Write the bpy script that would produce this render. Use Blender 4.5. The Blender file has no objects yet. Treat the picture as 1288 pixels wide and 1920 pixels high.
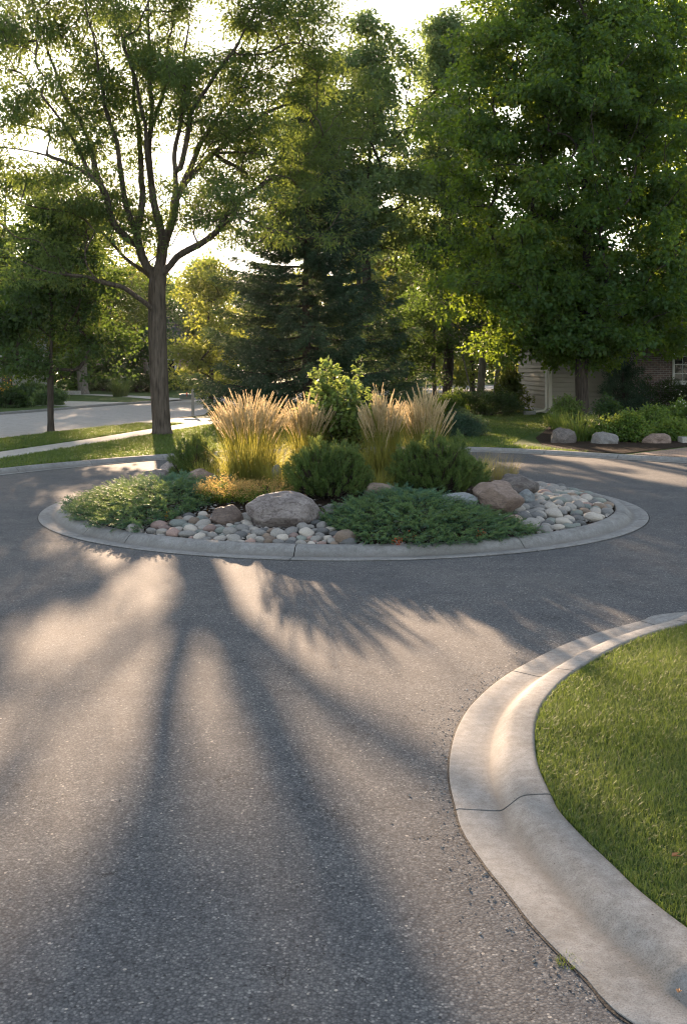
import bpy, bmesh, math, random
import numpy as np
from mathutils import Vector, noise
from mathutils.geometry import tessellate_polygon

# ------------------------------------------------------------------ camera, sky, sun, exposure
SC = bpy.context.scene
COL = SC.collection
R = math.radians
rng = np.random.default_rng(11)
random.seed(5)
EYE = 2.1
FPX = 1929.0

cam = bpy.data.cameras.new('camera')
cam.sensor_fit = 'VERTICAL'
cam.sensor_height = 36.0
cam.lens = 36.0 * FPX / 1920.0
cam.shift_y = -270.0 / 1920.0
cam.clip_start = 0.05
cam.clip_end = 3000.0
camo = bpy.data.objects.new('camera', cam)
camo.location = (0, 0, EYE)
camo.rotation_euler = (R(90), 0, 0)
COL.objects.link(camo)
SC.camera = camo

SUN_AZ = math.atan2(-389.0 / FPX, 1.0)          # measured from +Y, negative = to the left
SUN_EL = math.atan2(428.0 / FPX, math.hypot(1.0, 389.0 / FPX))
w = bpy.data.worlds.new('World')
SC.world = w
w.use_nodes = True
wn = w.node_tree.nodes
wn.clear()
sky = wn.new('ShaderNodeTexSky')
sky.sky_type = 'NISHITA'
sky.sun_disc = False
sky.sun_elevation = SUN_EL
sky.sun_rotation = SUN_AZ
sky.air_density = 1.0
sky.dust_density = 1.2
sky.ozone_density = 1.0
bg = wn.new('ShaderNodeBackground')
bg.inputs['Strength'].default_value = 0.125
wo = wn.new('ShaderNodeOutputWorld')
# added sky tone curve: greys the blue and compresses the brightness round the sun
_bw = wn.new('ShaderNodeRGBToBW')
w.node_tree.links.new(sky.outputs[0], _bw.inputs[0])
_veil = wn.new('ShaderNodeMixRGB'); _veil.inputs[0].default_value = 0.60
w.node_tree.links.new(sky.outputs[0], _veil.inputs[1]); w.node_tree.links.new(_bw.outputs[0], _veil.inputs[2])
_k = wn.new('ShaderNodeMath'); _k.operation = 'DIVIDE'; _k.inputs[1].default_value = 11.0
w.node_tree.links.new(_bw.outputs[0], _k.inputs[0])
_k1 = wn.new('ShaderNodeMath'); _k1.operation = 'ADD'; _k1.inputs[1].default_value = 1.0
w.node_tree.links.new(_k.outputs[0], _k1.inputs[0])
_soft = wn.new('ShaderNodeVectorMath'); _soft.operation = 'DIVIDE'
_cx = wn.new('ShaderNodeCombineXYZ')
for _i in range(3): w.node_tree.links.new(_k1.outputs[0], _cx.inputs[_i])
w.node_tree.links.new(_veil.outputs[0], _soft.inputs[0]); w.node_tree.links.new(_cx.outputs[0], _soft.inputs[1])
w.node_tree.links.new(_soft.outputs[0], bg.inputs[0])
w.node_tree.links.new(bg.outputs[0], wo.inputs[0])

sl = bpy.data.lights.new('sun', 'SUN')
sl.energy = 3.9
sl.angle = R(0.6)
sl.color = (1.0, 0.71, 0.47)
so = bpy.data.objects.new('sun', sl)
sd = Vector((math.sin(SUN_AZ) * math.cos(SUN_EL), math.cos(SUN_AZ) * math.cos(SUN_EL), math.sin(SUN_EL)))
so.rotation_euler = (-sd).to_track_quat('-Z', 'Y').to_euler()
so.location = (-20, 90, 40)
COL.objects.link(so)

SC.view_settings.view_transform = 'Standard'
SC.view_settings.look = 'None'
SC.view_settings.gamma = 1.0
SC.view_settings.exposure = 2.55
SC.render.engine = 'CYCLES'
SC.cycles.max_bounces = 7
SC.cycles.diffuse_bounces = 4
SC.cycles.glossy_bounces = 2
SC.cycles.transmission_bounces = 5
SC.cycles.sample_clamp_indirect = 6.0
SC.cycles.filter_width = 1.15
SC.cycles.use_denoising = True
try:
    SC.cycles.denoiser = 'OPENIMAGEDENOISE'
except Exception:
    pass

# ------------------------------------------------------------------ helpers
def px(x, y, Y):
    """point at picture position (x, y) of the photograph, Y metres away"""
    return np.array(((x - 644.0) / FPX * Y, Y, EYE - (y - 690.0) / FPX * Y))

def gnd(x, y, z=0.0):
    Y = FPX * (EYE - z) / (y - 690.0)
    return np.array(((x - 644.0) / FPX * Y, Y))

def unit(v):
    return v / np.maximum(np.linalg.norm(v, axis=-1, keepdims=True), 1e-9)

def rvec(n):
    return unit(rng.normal(size=(n, 3)))

class MB:
    def __init__(s):
        s.V, s.Q, s.T, s.n = [], [], [], 0
    def add(s, V, Q=None, T=None):
        V = np.asarray(V, dtype=np.float64).reshape(-1, 3)
        if Q is not None and len(Q): s.Q.append(np.asarray(Q, dtype=np.int64).reshape(-1, 4) + s.n)
        if T is not None and len(T): s.T.append(np.asarray(T, dtype=np.int64).reshape(-1, 3) + s.n)
        s.V.append(V); s.n += len(V)
        return s
    def box(s, x0, x1, y0, y1, z0, z1):
        V = [(x, y, z) for z in (z0, z1) for y in (y0, y1) for x in (x0, x1)]
        return s.add(V, [(0, 2, 3, 1), (4, 5, 7, 6), (0, 1, 5, 4), (2, 6, 7, 3), (0, 4, 6, 2), (1, 3, 7, 5)])
    def tube(s, P, Rr, k=6, cap=False):
        P = np.asarray(P, float); Rr = np.asarray(Rr, float) * np.ones(len(P))
        T = unit(np.gradient(P, axis=0))
        ref = np.array((0.31, 0.95, 0.05)) if abs(T[0, 2]) > 0.6 else np.array((0, 0, 1.0))
        A = unit(np.cross(T, ref)); B = np.cross(T, A)
        a = np.arange(k) / k * 2 * np.pi
        V = P[:, None] + Rr[:, None, None] * (A[:, None] * np.cos(a)[None, :, None] + B[:, None] * np.sin(a)[None, :, None])
        n = len(P)
        i = np.arange(n - 1)[:, None] * k; j = np.arange(k)[None]; j2 = (j + 1) % k
        Q = np.stack((i + j, i + j2, i + k + j2, i + k + j), -1).reshape(-1, 4)
        V = V.reshape(-1, 3)
        Tt = []
        if cap:
            c0, c1 = len(V), len(V) + 1
            V = np.vstack((V, P[:1], P[-1:]))
            for q in range(k):
                Tt.append((c0, (q + 1) % k, q)); Tt.append((c1, (n - 1) * k + q, (n - 1) * k + (q + 1) % k))
        return s.add(V, Q, Tt)
    def build(s, name, mat, parent=None, smooth=False, origin=None, uvw=None):
        V = np.vstack(s.V)
        if parent is not None:
            V = V - np.array(parent.location)
        if origin is not None:
            V = V - np.array(origin)
        Q = np.vstack(s.Q) if s.Q else np.zeros((0, 4), int)
        T = np.vstack(s.T) if s.T else np.zeros((0, 3), int)
        me = bpy.data.meshes.new(name)
        me.vertices.add(len(V)); me.vertices.foreach_set('co', V.astype(np.float32).ravel())
        li = np.concatenate((Q.ravel(), T.ravel())).astype(np.int32)
        me.loops.add(len(li)); me.loops.foreach_set('vertex_index', li)
        nq, nt = len(Q), len(T)
        me.polygons.add(nq + nt)
        st = np.concatenate((np.arange(nq) * 4, nq * 4 + np.arange(nt) * 3)).astype(np.int32)
        me.polygons.foreach_set('loop_start', st)
        me.polygons.foreach_set('use_smooth', np.full(nq + nt, bool(smooth)))
        me.update(calc_edges=True); me.validate()
        if mat is not None: me.materials.append(mat)
        o = bpy.data.objects.new(name, me)
        COL.objects.link(o)
        if parent is not None: o.parent = parent
        if origin is not None: o.location = origin
        return o

def tag(o, label, cat, group=None, kind=None):
    if label: o['label'] = label
    if cat: o['category'] = cat
    if group: o['group'] = group
    if kind: o['kind'] = kind
    return o

def thing(name, label, cat, loc, group=None):
    o = bpy.data.objects.new(name, None)
    o.empty_display_size = 0.2
    o.location = tuple(float(c) for c in loc)
    COL.objects.link(o)
    return tag(o, label, cat, group)

def struct(o):
    o['kind'] = 'structure'
    return o

def cards(mb, P, D, N, L, W, mid=0.45, bend=0.0):
    """one rhombic leaf per row"""
    n = len(P)
    L = np.broadcast_to(L, (n,))[:, None]; W = np.broadcast_to(W, (n,))[:, None]
    S = unit(np.cross(D, N)); U = np.cross(S, D)
    m = P + D * L * mid
    V = np.stack((P, m + S * W * 0.5 + U * L * bend, P + D * L, m - S * W * 0.5 + U * L * bend), 1)
    F = np.arange(n * 4).reshape(n, 4)
    mb.add(V, F)

def blades(mb, P, H, L, W, bend, seg=4, tip=0.08):
    """curved strips rising from P, leaning towards the horizontal direction H"""
    n = len(P)
    L = np.broadcast_to(L, (n,)).astype(float); W = np.broadcast_to(W, (n,)); bend = np.broadcast_to(bend, (n,))
    Hn = unit(np.column_stack((H[:, :2], np.zeros(n))))
    S = np.column_stack((-Hn[:, 1], Hn[:, 0], np.zeros(n)))
    a = rng.uniform(-0.9, 0.9, n)[:, None]
    S = unit(S * np.cos(a) + Hn * np.sin(a))
    rings = []
    pos = P.copy()
    for i in range(seg + 1):
        t = i / seg
        ang = bend * (0.25 + t * 1.1)
        wd = (W * (1 - (1 - tip) * t ** 1.6))[:, None]
        rings.append(np.stack((pos - S * wd * 0.5, pos + S * wd * 0.5), 1))
        stp = (L / seg)[:, None]
        pos = pos + stp * (Hn * np.sin(ang)[:, None] + np.array((0, 0, 1.0)) * np.cos(ang)[:, None])
    V = np.stack(rings, 1).reshape(n, (seg + 1) * 2, 3)
    b = np.arange(n)[:, None] * (seg + 1) * 2
    Q = [np.stack((b[:, 0] + 2 * i, b[:, 0] + 2 * i + 1, b[:, 0] + 2 * i + 3, b[:, 0] + 2 * i + 2), 1) for i in range(seg)]
    mb.add(V, np.vstack(Q))
    return pos

def inpoly(p, poly):
    x, y = p[:, 0], p[:, 1]
    r = np.zeros(len(p), bool)
    q = np.asarray(poly)
    j = len(q) - 1
    for i in range(len(q)):
        c = ((q[i, 1] > y) != (q[j, 1] > y)) & (x < (q[j, 0] - q[i, 0]) * (y - q[i, 1]) / (q[j, 1] - q[i, 1] + 1e-12) + q[i, 0])
        r ^= c
        j = i
    return r

def sample_poly(poly, n):
    q = np.asarray(poly)
    lo, hi = q.min(0), q.max(0)
    out = []
    c = 0
    while c < n:
        p = rng.uniform(lo, hi, (n * 2, 2))
        p = p[inpoly(p, q)]
        out.append(p); c += len(p)
    return np.vstack(out)[:n]

def spline(P, step=0.12):
    """Catmull-Rom through P, resampled evenly"""
    P = np.asarray(P, float)
    Q = np.vstack((2 * P[0] - P[1], P, 2 * P[-1] - P[-2]))
    o = []
    for i in range(1, len(Q) - 2):
        t = np.linspace(0, 1, 24, endpoint=False)[:, None]
        a, b, c, d = Q[i - 1], Q[i], Q[i + 1], Q[i + 2]
        o.append(0.5 * (2 * b + (c - a) * t + (2 * a - 5 * b + 4 * c - d) * t ** 2 + (3 * b - a - 3 * c + d) * t ** 3))
    o.append(P[-1:])
    o = np.vstack(o)
    s = np.concatenate(([0], np.cumsum(np.linalg.norm(np.diff(o, axis=0), axis=1))))
    n = max(2, int(s[-1] / step))
    k = np.linspace(0, s[-1], n + 1)
    return np.column_stack([np.interp(k, s, o[:, c]) for c in range(o.shape[1])])

def flat(name, poly, z, mat, skirt=0.0):
    poly = [tuple(p) for p in poly]
    tris = tessellate_polygon([[Vector((p[0], p[1], 0)) for p in poly]])
    V = [(p[0], p[1], z) for p in poly]
    T = []
    for t in tris:
        a, b, c = (np.array(poly[i]) for i in t)
        T.append(t if (b - a)[0] * (c - a)[1] - (b - a)[1] * (c - a)[0] > 0 else (t[0], t[2], t[1]))
    mb = MB(); mb.add(V, None, T)
    if skirt:
        n = len(poly)
        V2 = [(p[0], p[1], z) for p in poly] + [(p[0], p[1], z - skirt) for p in poly]
        mb.add(V2, [(i, (i + 1) % n, n + (i + 1) % n, n + i) for i in range(n)])
    return struct(mb.build(name, mat))

def normals2(P, closed=False):
    if closed:
        T = np.roll(P, -1, 0) - np.roll(P, 1, 0)
    else:
        T = np.gradient(P, axis=0)
    T = T / np.linalg.norm(T, axis=1, keepdims=True)
    return np.column_stack((-T[:, 1], T[:, 0]))

PROFILE = [(0, -0.08), (0, 0.010), (0.012, 0.016), (0.10, 0.010), (0.17, 0.005), (0.205, 0.005), (0.220, 0.011), (0.245, 0.034),
           (0.285, 0.076), (0.305, 0.092), (0.33, 0.101), (0.38, 0.106), (0.43, 0.108), (0.444, 0.105), (0.45, 0.096), (0.45, -0.08)]

def kerb(name, P, side, mat, joints, gap=0.013, wscale=1.0, zscale=1.0):
    """sweep the rolled-kerb profile along P, towards side; joints in metres along the path"""
    N = normals2(P) * side
    s = np.concatenate(([0], np.cumsum(np.linalg.norm(np.diff(P, axis=0), axis=1))))
    cuts = [0] + sorted(j for j in joints if 0.1 < j < s[-1] - 0.1) + [s[-1]]
    mb = MB(); across = []
    pr = np.array(PROFILE)
    k = len(pr)
    for a, b in zip(cuts[:-1], cuts[1:]):
        a2 = a + gap * 0.5; b2 = b - gap * 0.5
        n = max(2, int((b2 - a2) / 0.09))
        q = np.linspace(a2, b2, n + 1)
        X = np.column_stack([np.interp(q, s, P[:, c]) for c in range(2)])
        M = np.column_stack([np.interp(q, s, N[:, c]) for c in range(2)])
        M = M / np.linalg.norm(M, axis=1, keepdims=True)
        V = np.zeros((n + 1, k, 3))
        V[:, :, :2] = X[:, None] + M[:, None] * (pr[:, 0] * wscale)[None, :, None]
        wob = np.array([0.004 * noise.noise(Vector((x[0] * 0.8, x[1] * 0.8, 3.1))) for x in X])
        V[:, :, 2] = (pr[:, 1] * zscale)[None] + wob[:, None]
        i = np.arange(n)[:, None] * k; j = np.arange(k - 1)[None]
        if side > 0:
            Q = np.stack((i + j, i + k + j, i + k + j + 1, i + j + 1), -1)
        else:
            Q = np.stack((i + j, i + j + 1, i + k + j + 1, i + k + j), -1)
        V = V.reshape(-1, 3)
        mb.add(V, Q.reshape(-1, 4)); across.append(np.tile(pr[:, 0], n + 1))
        for e0 in (0, n * k):
            tp = V[e0 + 1:e0 + k - 1]; bt = tp.copy(); bt[:, 2] = -0.08
            m_ = len(tp); jj_ = np.arange(m_ - 1)
            mb.add(np.vstack((tp, bt)), np.stack((jj_, jj_ + 1, m_ + jj_ + 1, m_ + jj_), 1)); across.append(np.tile(pr[1:k - 1, 0], 2))
    o = mb.build(name, mat, smooth=True)
    o.data.attributes.new('across', 'FLOAT', 'POINT').data.foreach_set('value', np.concatenate(across).astype(np.float32))
    o.data.set_sharp_from_angle(angle=R(40))
    return struct(o)

def fbm(p, oct=4):
    v, a = 0.0, 1.0
    p = Vector(p)
    for _ in range(oct):
        v += a * noise.noise(p); p = p * 2.03 + Vector((3.1, 1.7, 5.3)); a *= 0.5
    return v

# ------------------------------------------------------------------ materials
MATS = {}
def mat_base(name):
    m = bpy.data.materials.new(name)
    m.use_nodes = True
    nt = m.node_tree
    nt.nodes.clear()
    out = nt.nodes.new('ShaderNodeOutputMaterial')
    return m, nt, out

class NT:
    def __init__(s, nt): s.nt = nt
    def n(s, typ, **kw):
        nd = s.nt.nodes.new(typ)
        for k, v in kw.items():
            if k in nd.inputs.keys() if isinstance(k, str) else False: nd.inputs[k].default_value = v
            else: setattr(nd, k, v)
        return nd
    def l(s, a, b): s.nt.links.new(a, b)
    def noise(s, vec, scale, detail=3, rough=0.55):
        nd = s.nt.nodes.new('ShaderNodeTexNoise')
        nd.inputs['Scale'].default_value = scale; nd.inputs['Detail'].default_value = detail; nd.inputs['Roughness'].default_value = rough
        if vec is not None: s.l(vec, nd.inputs['Vector'])
        return nd.outputs['Fac']
    def ramp(s, fac, stops, mode='LINEAR'):
        nd = s.nt.nodes.new('ShaderNodeValToRGB')
        nd.color_ramp.interpolation = mode
        e = nd.color_ramp.elements
        while len(e) < len(stops): e.new(0.5)
        for q, (p, c) in zip(e, stops):
            q.position = p; q.color = tuple(c) + (1,) if len(c) == 3 else c
        s.l(fac, nd.inputs['Fac'])
        return nd.outputs['Color']
    def mix(s, fac, a, b, mode='MIX'):
        nd = s.nt.nodes.new('ShaderNodeMixRGB')
        nd.blend_type = mode
        for i, v in zip((0, 1, 2), (fac, a, b)):
            if isinstance(v, (int, float)): nd.inputs[i].default_value = v
            elif isinstance(v, tuple): nd.inputs[i].default_value = v + (1,) if len(v) == 3 else v
            else: s.l(v, nd.inputs[i])
        return nd.outputs[0]
    def math(s, op, a, b=0.0, clamp=False):
        nd = s.nt.nodes.new('ShaderNodeMath'); nd.operation = op; nd.use_clamp = clamp
        for i, v in zip((0, 1), (a, b)):
            if isinstance(v, (int, float)): nd.inputs[i].default_value = v
            else: s.l(v, nd.inputs[i])
        return nd.outputs[0]
    def bump(s, h, strength, dist, nrm=None):
        nd = s.nt.nodes.new('ShaderNodeBump')
        nd.inputs['Strength'].default_value = strength; nd.inputs['Distance'].default_value = dist
        s.l(h, nd.inputs['Height'])
        if nrm is not None: s.l(nrm, nd.inputs['Normal'])
        return nd.outputs[0]
    def pos(s): return s.nt.nodes.new('ShaderNodeNewGeometry').outputs['Position']
    def obj(s): return s.nt.nodes.new('ShaderNodeTexCoord').outputs['Object']
    def island(s): return s.nt.nodes.new('ShaderNodeNewGeometry').outputs['Random Per Island']
    def orand(s): return s.nt.nodes.new('ShaderNodeObjectInfo').outputs['Random']
    def scale(s, vec, sc):
        nd = s.nt.nodes.new('ShaderNodeMapping'); nd.inputs['Scale'].default_value = sc
        s.l(vec, nd.inputs['Vector'])
        return nd.outputs[0]
    def voronoi(s, vec, scale, feature='F1'):
        nd = s.nt.nodes.new('ShaderNodeTexVoronoi'); nd.feature = feature
        nd.inputs['Scale'].default_value = scale
        s.l(vec, nd.inputs['Vector'])
        return nd
    def principled(s, col, rough=0.7, spec=0.4, nrm=None, out=None):
        nd = s.nt.nodes.new('ShaderNodeBsdfPrincipled')
        if isinstance(col, tuple): nd.inputs['Base Color'].default_value = col + (1,)
        else: s.l(col, nd.inputs['Base Color'])
        if isinstance(rough, (int, float)): nd.inputs['Roughness'].default_value = rough
        else: s.l(rough, nd.inputs['Roughness'])
        nd.inputs['Specular IOR Level'].default_value = spec
        if nrm is not None: s.l(nrm, nd.inputs['Normal'])
        if out is not None: s.l(nd.outputs[0], out.inputs['Surface'])
        return nd

def leaf_mat(name, a, b, tcol, trans=0.45, rough=0.55, spec=0.3, nscale=0.6, odd=None, oddn=0.93):
    m, nt, out = mat_base(name)
    g = NT(nt)
    c = g.mix(g.island(), a, b)
    if odd is not None:
        c = g.mix(g.math('GREATER_THAN', g.island(), oddn), c, odd)
    nz = g.noise(g.pos(), nscale, 2)
    c = g.mix(1.0, c, g.ramp(nz, [(0.3, (0.75, 0.78, 0.8)), (0.7, (1.2, 1.15, 0.95))]), 'MULTIPLY')
    p = g.principled(c, rough, spec)
    t = nt.nodes.new('ShaderNodeBsdfTranslucent')
    tc = g.mix(g.island(), tuple(x * 0.75 for x in tcol), tuple(min(1, x * 1.2) for x in tcol))
    g.l(tc, t.inputs['Color'])
    mx = nt.nodes.new('ShaderNodeMixShader')
    mx.inputs[0].default_value = trans
    g.l(p.outputs[0], mx.inputs[1]); g.l(t.outputs[0], mx.inputs[2]); g.l(mx.outputs[0], out.inputs['Surface'])
    return m

def bark_mat(name, a, b, sz=9.0):
    m, nt, out = mat_base(name); g = NT(nt)
    v = g.scale(g.pos(), (sz, sz, sz * 0.14))
    n1 = g.noise(v, 1.6, 5, 0.6)
    vo = g.voronoi(v, 1.4).outputs['Distance']
    h = g.math('ADD', g.math('MULTIPLY', vo, 0.7), n1)
    c = g.ramp(n1, [(0.3, a), (0.68, b)])
    c = g.mix(1.0, c, g.ramp(vo, [(0.0, (0.45, 0.42, 0.4)), (0.35, (1, 1, 1))]), 'MULTIPLY')
    g.principled(c, 0.9, 0.15, g.bump(h, 0.9, 0.03), out)
    return m

def plain(name, col, rough=0.6, spec=0.4, nz=12.0, amt=0.12, bump=0.15):
    m, nt, out = mat_base(name); g = NT(nt)
    n1 = g.noise(g.pos(), nz, 4)
    c = g.mix(n1, tuple(x * (1 - amt) for x in col), tuple(min(1, x * (1 + amt)) for x in col))
    g.principled(c, rough, spec, g.bump(n1, bump, 0.01), out)
    return m

def asphalt():
    m, nt, out = mat_base('asphalt'); g = NT(nt)
    p = g.pos()
    v1 = g.voronoi(p, 95.0); v2 = g.voronoi(p, 230.0); v3 = g.voronoi(p, 42.0)
    big = g.noise(p, 0.55, 4, 0.6); mid = g.noise(p, 3.5, 4, 0.6); fine = g.noise(p, 60.0, 3, 0.6)
    sep = nt.nodes.new('ShaderNodeSeparateColor'); g.l(v1.outputs['Color'], sep.inputs[0])
    tone = g.ramp(sep.outputs[0], [(0.0, (0.078, 0.081, 0.086)), (0.5, (0.106, 0.109, 0.114)), (0.82, (0.132, 0.135, 0.138)), (0.95, (0.175, 0.175, 0.174)), (1.0, (0.25, 0.246, 0.238))])
    tar = g.ramp(v1.outputs['Distance'], [(0.36, (1, 1, 1)), (0.72, (0.58, 0.58, 0.60))])  # dark binder between the stones
    c = g.mix(1.0, tone, tar, 'MULTIPLY')
    # scattered larger stones of the mix, worn bare
    sep3 = nt.nodes.new('ShaderNodeSeparateColor'); g.l(v3.outputs['Color'], sep3.inputs[0])
    pick = g.math('GREATER_THAN', sep3.outputs[0], 0.86)
    inside = g.math('LESS_THAN', v3.outputs['Distance'], g.math('ADD', g.math('MULTIPLY', sep3.outputs[1], 0.22), 0.10))
    st = g.math('MULTIPLY', pick, inside)
    c = g.mix(st, c, g.ramp(sep3.outputs[2], [(0.0, (0.10, 0.10, 0.105)), (0.45, (0.19, 0.18, 0.17)), (1.0, (0.36, 0.33, 0.29))]))
    # pits where a stone has come out
    pit = g.math('MULTIPLY', g.math('LESS_THAN', sep3.outputs[0], 0.07), g.math('LESS_THAN', v3.outputs['Distance'], 0.26))
    c = g.mix(g.math('MULTIPLY', pit, 0.8), c, (0.03, 0.03, 0.031))
    c = g.mix(1.0, c, g.ramp(big, [(0.3, (0.84, 0.86, 0.89)), (0.7, (1.16, 1.13, 1.08))]), 'MULTIPLY')
    # fine broken cracks
    ck = g.math('ABSOLUTE', g.math('SUBTRACT', g.noise(p, 2.1, 5, 0.62), 0.5))
    ckm = g.math('MULTIPLY', g.math('LESS_THAN', ck, 0.0032), g.math('GREATER_THAN', g.noise(p, 1.3, 2), 0.56))
    c = g.mix(g.math('MULTIPLY', ckm, 0.75), c, (0.022, 0.022, 0.023))
    c = g.mix(1.0, c, g.ramp(mid, [(0.3, (0.86, 0.86, 0.87)), (0.7, (1.14, 1.13, 1.12))]), 'MULTIPLY')
    h = g.math('ADD', g.math('MULTIPLY', g.math('SUBTRACT', 1.0, v1.outputs['Distance']), 0.7), g.math('MULTIPLY', v2.outputs['Distance'], -0.25))
    h = g.math('ADD', h, g.math('MULTIPLY', fine, 0.5))
    h = g.math('SUBTRACT', h, ckm); h = g.math('ADD', h, g.math('MULTIPLY', st, 0.5)); h = g.math('ADD', h, g.math('MULTIPLY', pit, -1.2))
    g.principled(c, 0.90, 0.16, g.bump(h, 0.5, 0.003), out)
    return m

def concrete(name, a=(0.185, 0.187, 0.187), b=(0.268, 0.269, 0.267)):
    m, nt, out = mat_base(name); g = NT(nt)
    p = g.pos()
    n1 = g.noise(p, 1.7, 6, 0.68); n2 = g.noise(p, 22.0, 5, 0.65); n3 = g.noise(p, 150.0, 3, 0.7); n4 = g.noise(p, 5.5, 6, 0.7)
    c = g.ramp(n1, [(0.3, a), (0.7, b)])
    c = g.mix(1.0, c, g.ramp(n4, [(0.33, (0.80, 0.79, 0.77)), (0.55, (1.0, 1.0, 1.0)), (0.75, (1.10, 1.10, 1.09))]), 'MULTIPLY')
    c = g.mix(1.0, c, g.ramp(n2, [(0.3, (0.84, 0.83, 0.82)), (0.65, (1.08, 1.07, 1.06))]), 'MULTIPLY')
    c = g.mix(1.0, c, g.ramp(n3, [(0.32, (0.62, 0.60, 0.58)), (0.5, (1, 1, 1)), (0.72, (1.18, 1.18, 1.16))]), 'MULTIPLY')
    sp = g.voronoi(p, 11.0)
    c = g.mix(1.0, c, g.ramp(sp.outputs['Distance'], [(0.018, (0.3, 0.27, 0.24)), (0.05, (1, 1, 1))]), 'MULTIPLY')
    # silt lying along the gutter line, from the kerb's own profile coordinate
    at = nt.nodes.new('ShaderNodeAttribute'); at.attribute_name = 'across'
    band = g.math('SUBTRACT', 1.0, g.math('MULTIPLY', g.math('ABSOLUTE', g.math('SUBTRACT', at.outputs['Fac'], 0.215)), 17.0), True)
    lip = g.math('SUBTRACT', 1.0, g.math('MULTIPLY', g.math('ABSOLUTE', g.math('SUBTRACT', at.outputs['Fac'], 0.45)), 30.0), True)
    dirt = g.math('MULTIPLY', g.math('ADD', band, lip, True), g.math('MULTIPLY', g.math('SUBTRACT', n4, 0.22), 1.9, True), True)
    c = g.mix(g.math('MULTIPLY', dirt, 0.72), c, (0.085, 0.068, 0.05))
    h = g.math('ADD', n2, g.math('MULTIPLY', n3, 0.6))
    g.principled(c, 0.88, 0.22, g.bump(h, 0.4, 0.004), out)
    return m

def turf(name, a=(0.030, 0.058, 0.014), b=(0.075, 0.115, 0.028)):
    m, nt, out = mat_base(name); g = NT(nt)
    p = g.pos()
    n1 = g.noise(p, 0.5, 4); n2 = g.noise(p, 30.0, 4, 0.7)
    c = g.ramp(g.math('ADD', g.math('MULTIPLY', n1, 0.4), g.math('MULTIPLY', n2, 0.6)), [(0.35, a), (0.65, b)])
    g.principled(c, 0.9, 0.1, g.bump(n2, 0.9, 0.05), out)
    return m

def soil(name, a=(0.018, 0.012, 0.009), b=(0.06, 0.042, 0.03)):
    m, nt, out = mat_base(name); g = NT(nt)
    p = g.pos()
    n2 = g.noise(p, 25.0, 5, 0.7); vo = g.voronoi(g.scale(p, (1, 1.7, 1)), 38.0)
    c = g.ramp(n2, [(0.3, a), (0.7, b)])
    g.principled(c, 0.95, 0.1, g.bump(g.math('ADD', n2, vo.outputs['Distance']), 0.8, 0.03), out)
    return m

def rockmat(name, a, b, vein, veinamt=0.6, sc=1.0):
    m, nt, out = mat_base(name); g = NT(nt)
    p = g.obj()
    r = g.orand()
    cmb = nt.nodes.new('ShaderNodeVectorMath'); cmb.operation = 'ADD'
    cx = nt.nodes.new('ShaderNodeCombineXYZ'); g.l(g.math('MULTIPLY', r, 37.0), cx.inputs[0]); g.l(g.math('MULTIPLY', r, 11.0), cx.inputs[1])
    g.l(p, cmb.inputs[0]); g.l(cx.outputs[0], cmb.inputs[1])
    q = cmb.outputs[0]
    n1 = g.noise(q, 2.4 * sc, 6, 0.62); n2 = g.noise(q, 14 * sc, 5, 0.65)
    wob = g.noise(q, 1.5 * sc, 5, 0.7)
    ridge = g.math('ABSOLUTE', g.math('SUBTRACT', wob, 0.5))
    wob2 = g.noise(g.scale(q, (0.7, 0.7, 2.6)), 1.9 * sc, 4, 0.6)
    ridge = g.math('MINIMUM', ridge, g.math('ABSOLUTE', g.math('SUBTRACT', wob2, 0.53)))
    c = g.ramp(n1, [(0.28, a), (0.72, b)])
    c = g.mix(g.math('MULTIPLY', g.ramp(ridge, [(0.004, (1, 1, 1)), (0.022, (0, 0, 0))]), veinamt), c, vein)
    c = g.mix(1.0, c, g.ramp(n2, [(0.3, (0.72, 0.71, 0.70)), (0.7, (1.2, 1.18, 1.16))]), 'MULTIPLY')
    c = g.mix(1.0, c, g.ramp(r, [(0, (0.72, 0.73, 0.75)), (1, (1.25, 1.22, 1.18))]), 'MULTIPLY')
    g.principled(c, 0.72, 0.35, g.bump(g.math('ADD', n1, g.math('MULTIPLY', n2, 0.4)), 0.45, 0.05), out)
    return m

def brickmat():
    m, nt, out = mat_base('brick'); g = NT(nt)
    sepx = nt.nodes.new('ShaderNodeSeparateXYZ'); g.l(g.pos(), sepx.inputs[0])
    cx = nt.nodes.new('ShaderNodeCombineXYZ'); g.l(sepx.outputs[0], cx.inputs[0]); g.l(sepx.outputs[2], cx.inputs[1])
    b = nt.nodes.new('ShaderNodeTexBrick')
    g.l(cx.outputs[0], b.inputs['Vector'])
    b.inputs['Color1'].default_value = (0.26, 0.17, 0.15, 1); b.inputs['Color2'].default_value = (0.16, 0.12, 0.12, 1); b.inputs['Mortar'].default_value = (0.36, 0.34, 0.32, 1)
    b.inputs['Scale'].default_value = 1.0; b.inputs['Brick Width'].default_value = 0.26; b.inputs['Row Height'].default_value = 0.095
    b.inputs['Mortar Size'].default_value = 0.012
    n2 = g.noise(g.pos(), 8, 4)
    c = g.mix(1.0, b.outputs['Color'], g.ramp(n2, [(0.3, (0.8, 0.8, 0.8)), (0.7, (1.2, 1.2, 1.2))]), 'MULTIPLY')
    g.principled(c, 0.85, 0.2, g.bump(b.outputs['Fac'], -0.5, 0.01), out)
    return m

def glassmat():
    m, nt, out = mat_base('window_glass'); g = NT(nt)
    n1 = g.noise(g.pos(), 1.2, 2)
    g.principled(g.ramp(n1, [(0.3, (0.008, 0.010, 0.012)), (0.7, (0.02, 0.022, 0.024))]), 0.06, 0.6, None, out)
    return m

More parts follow.
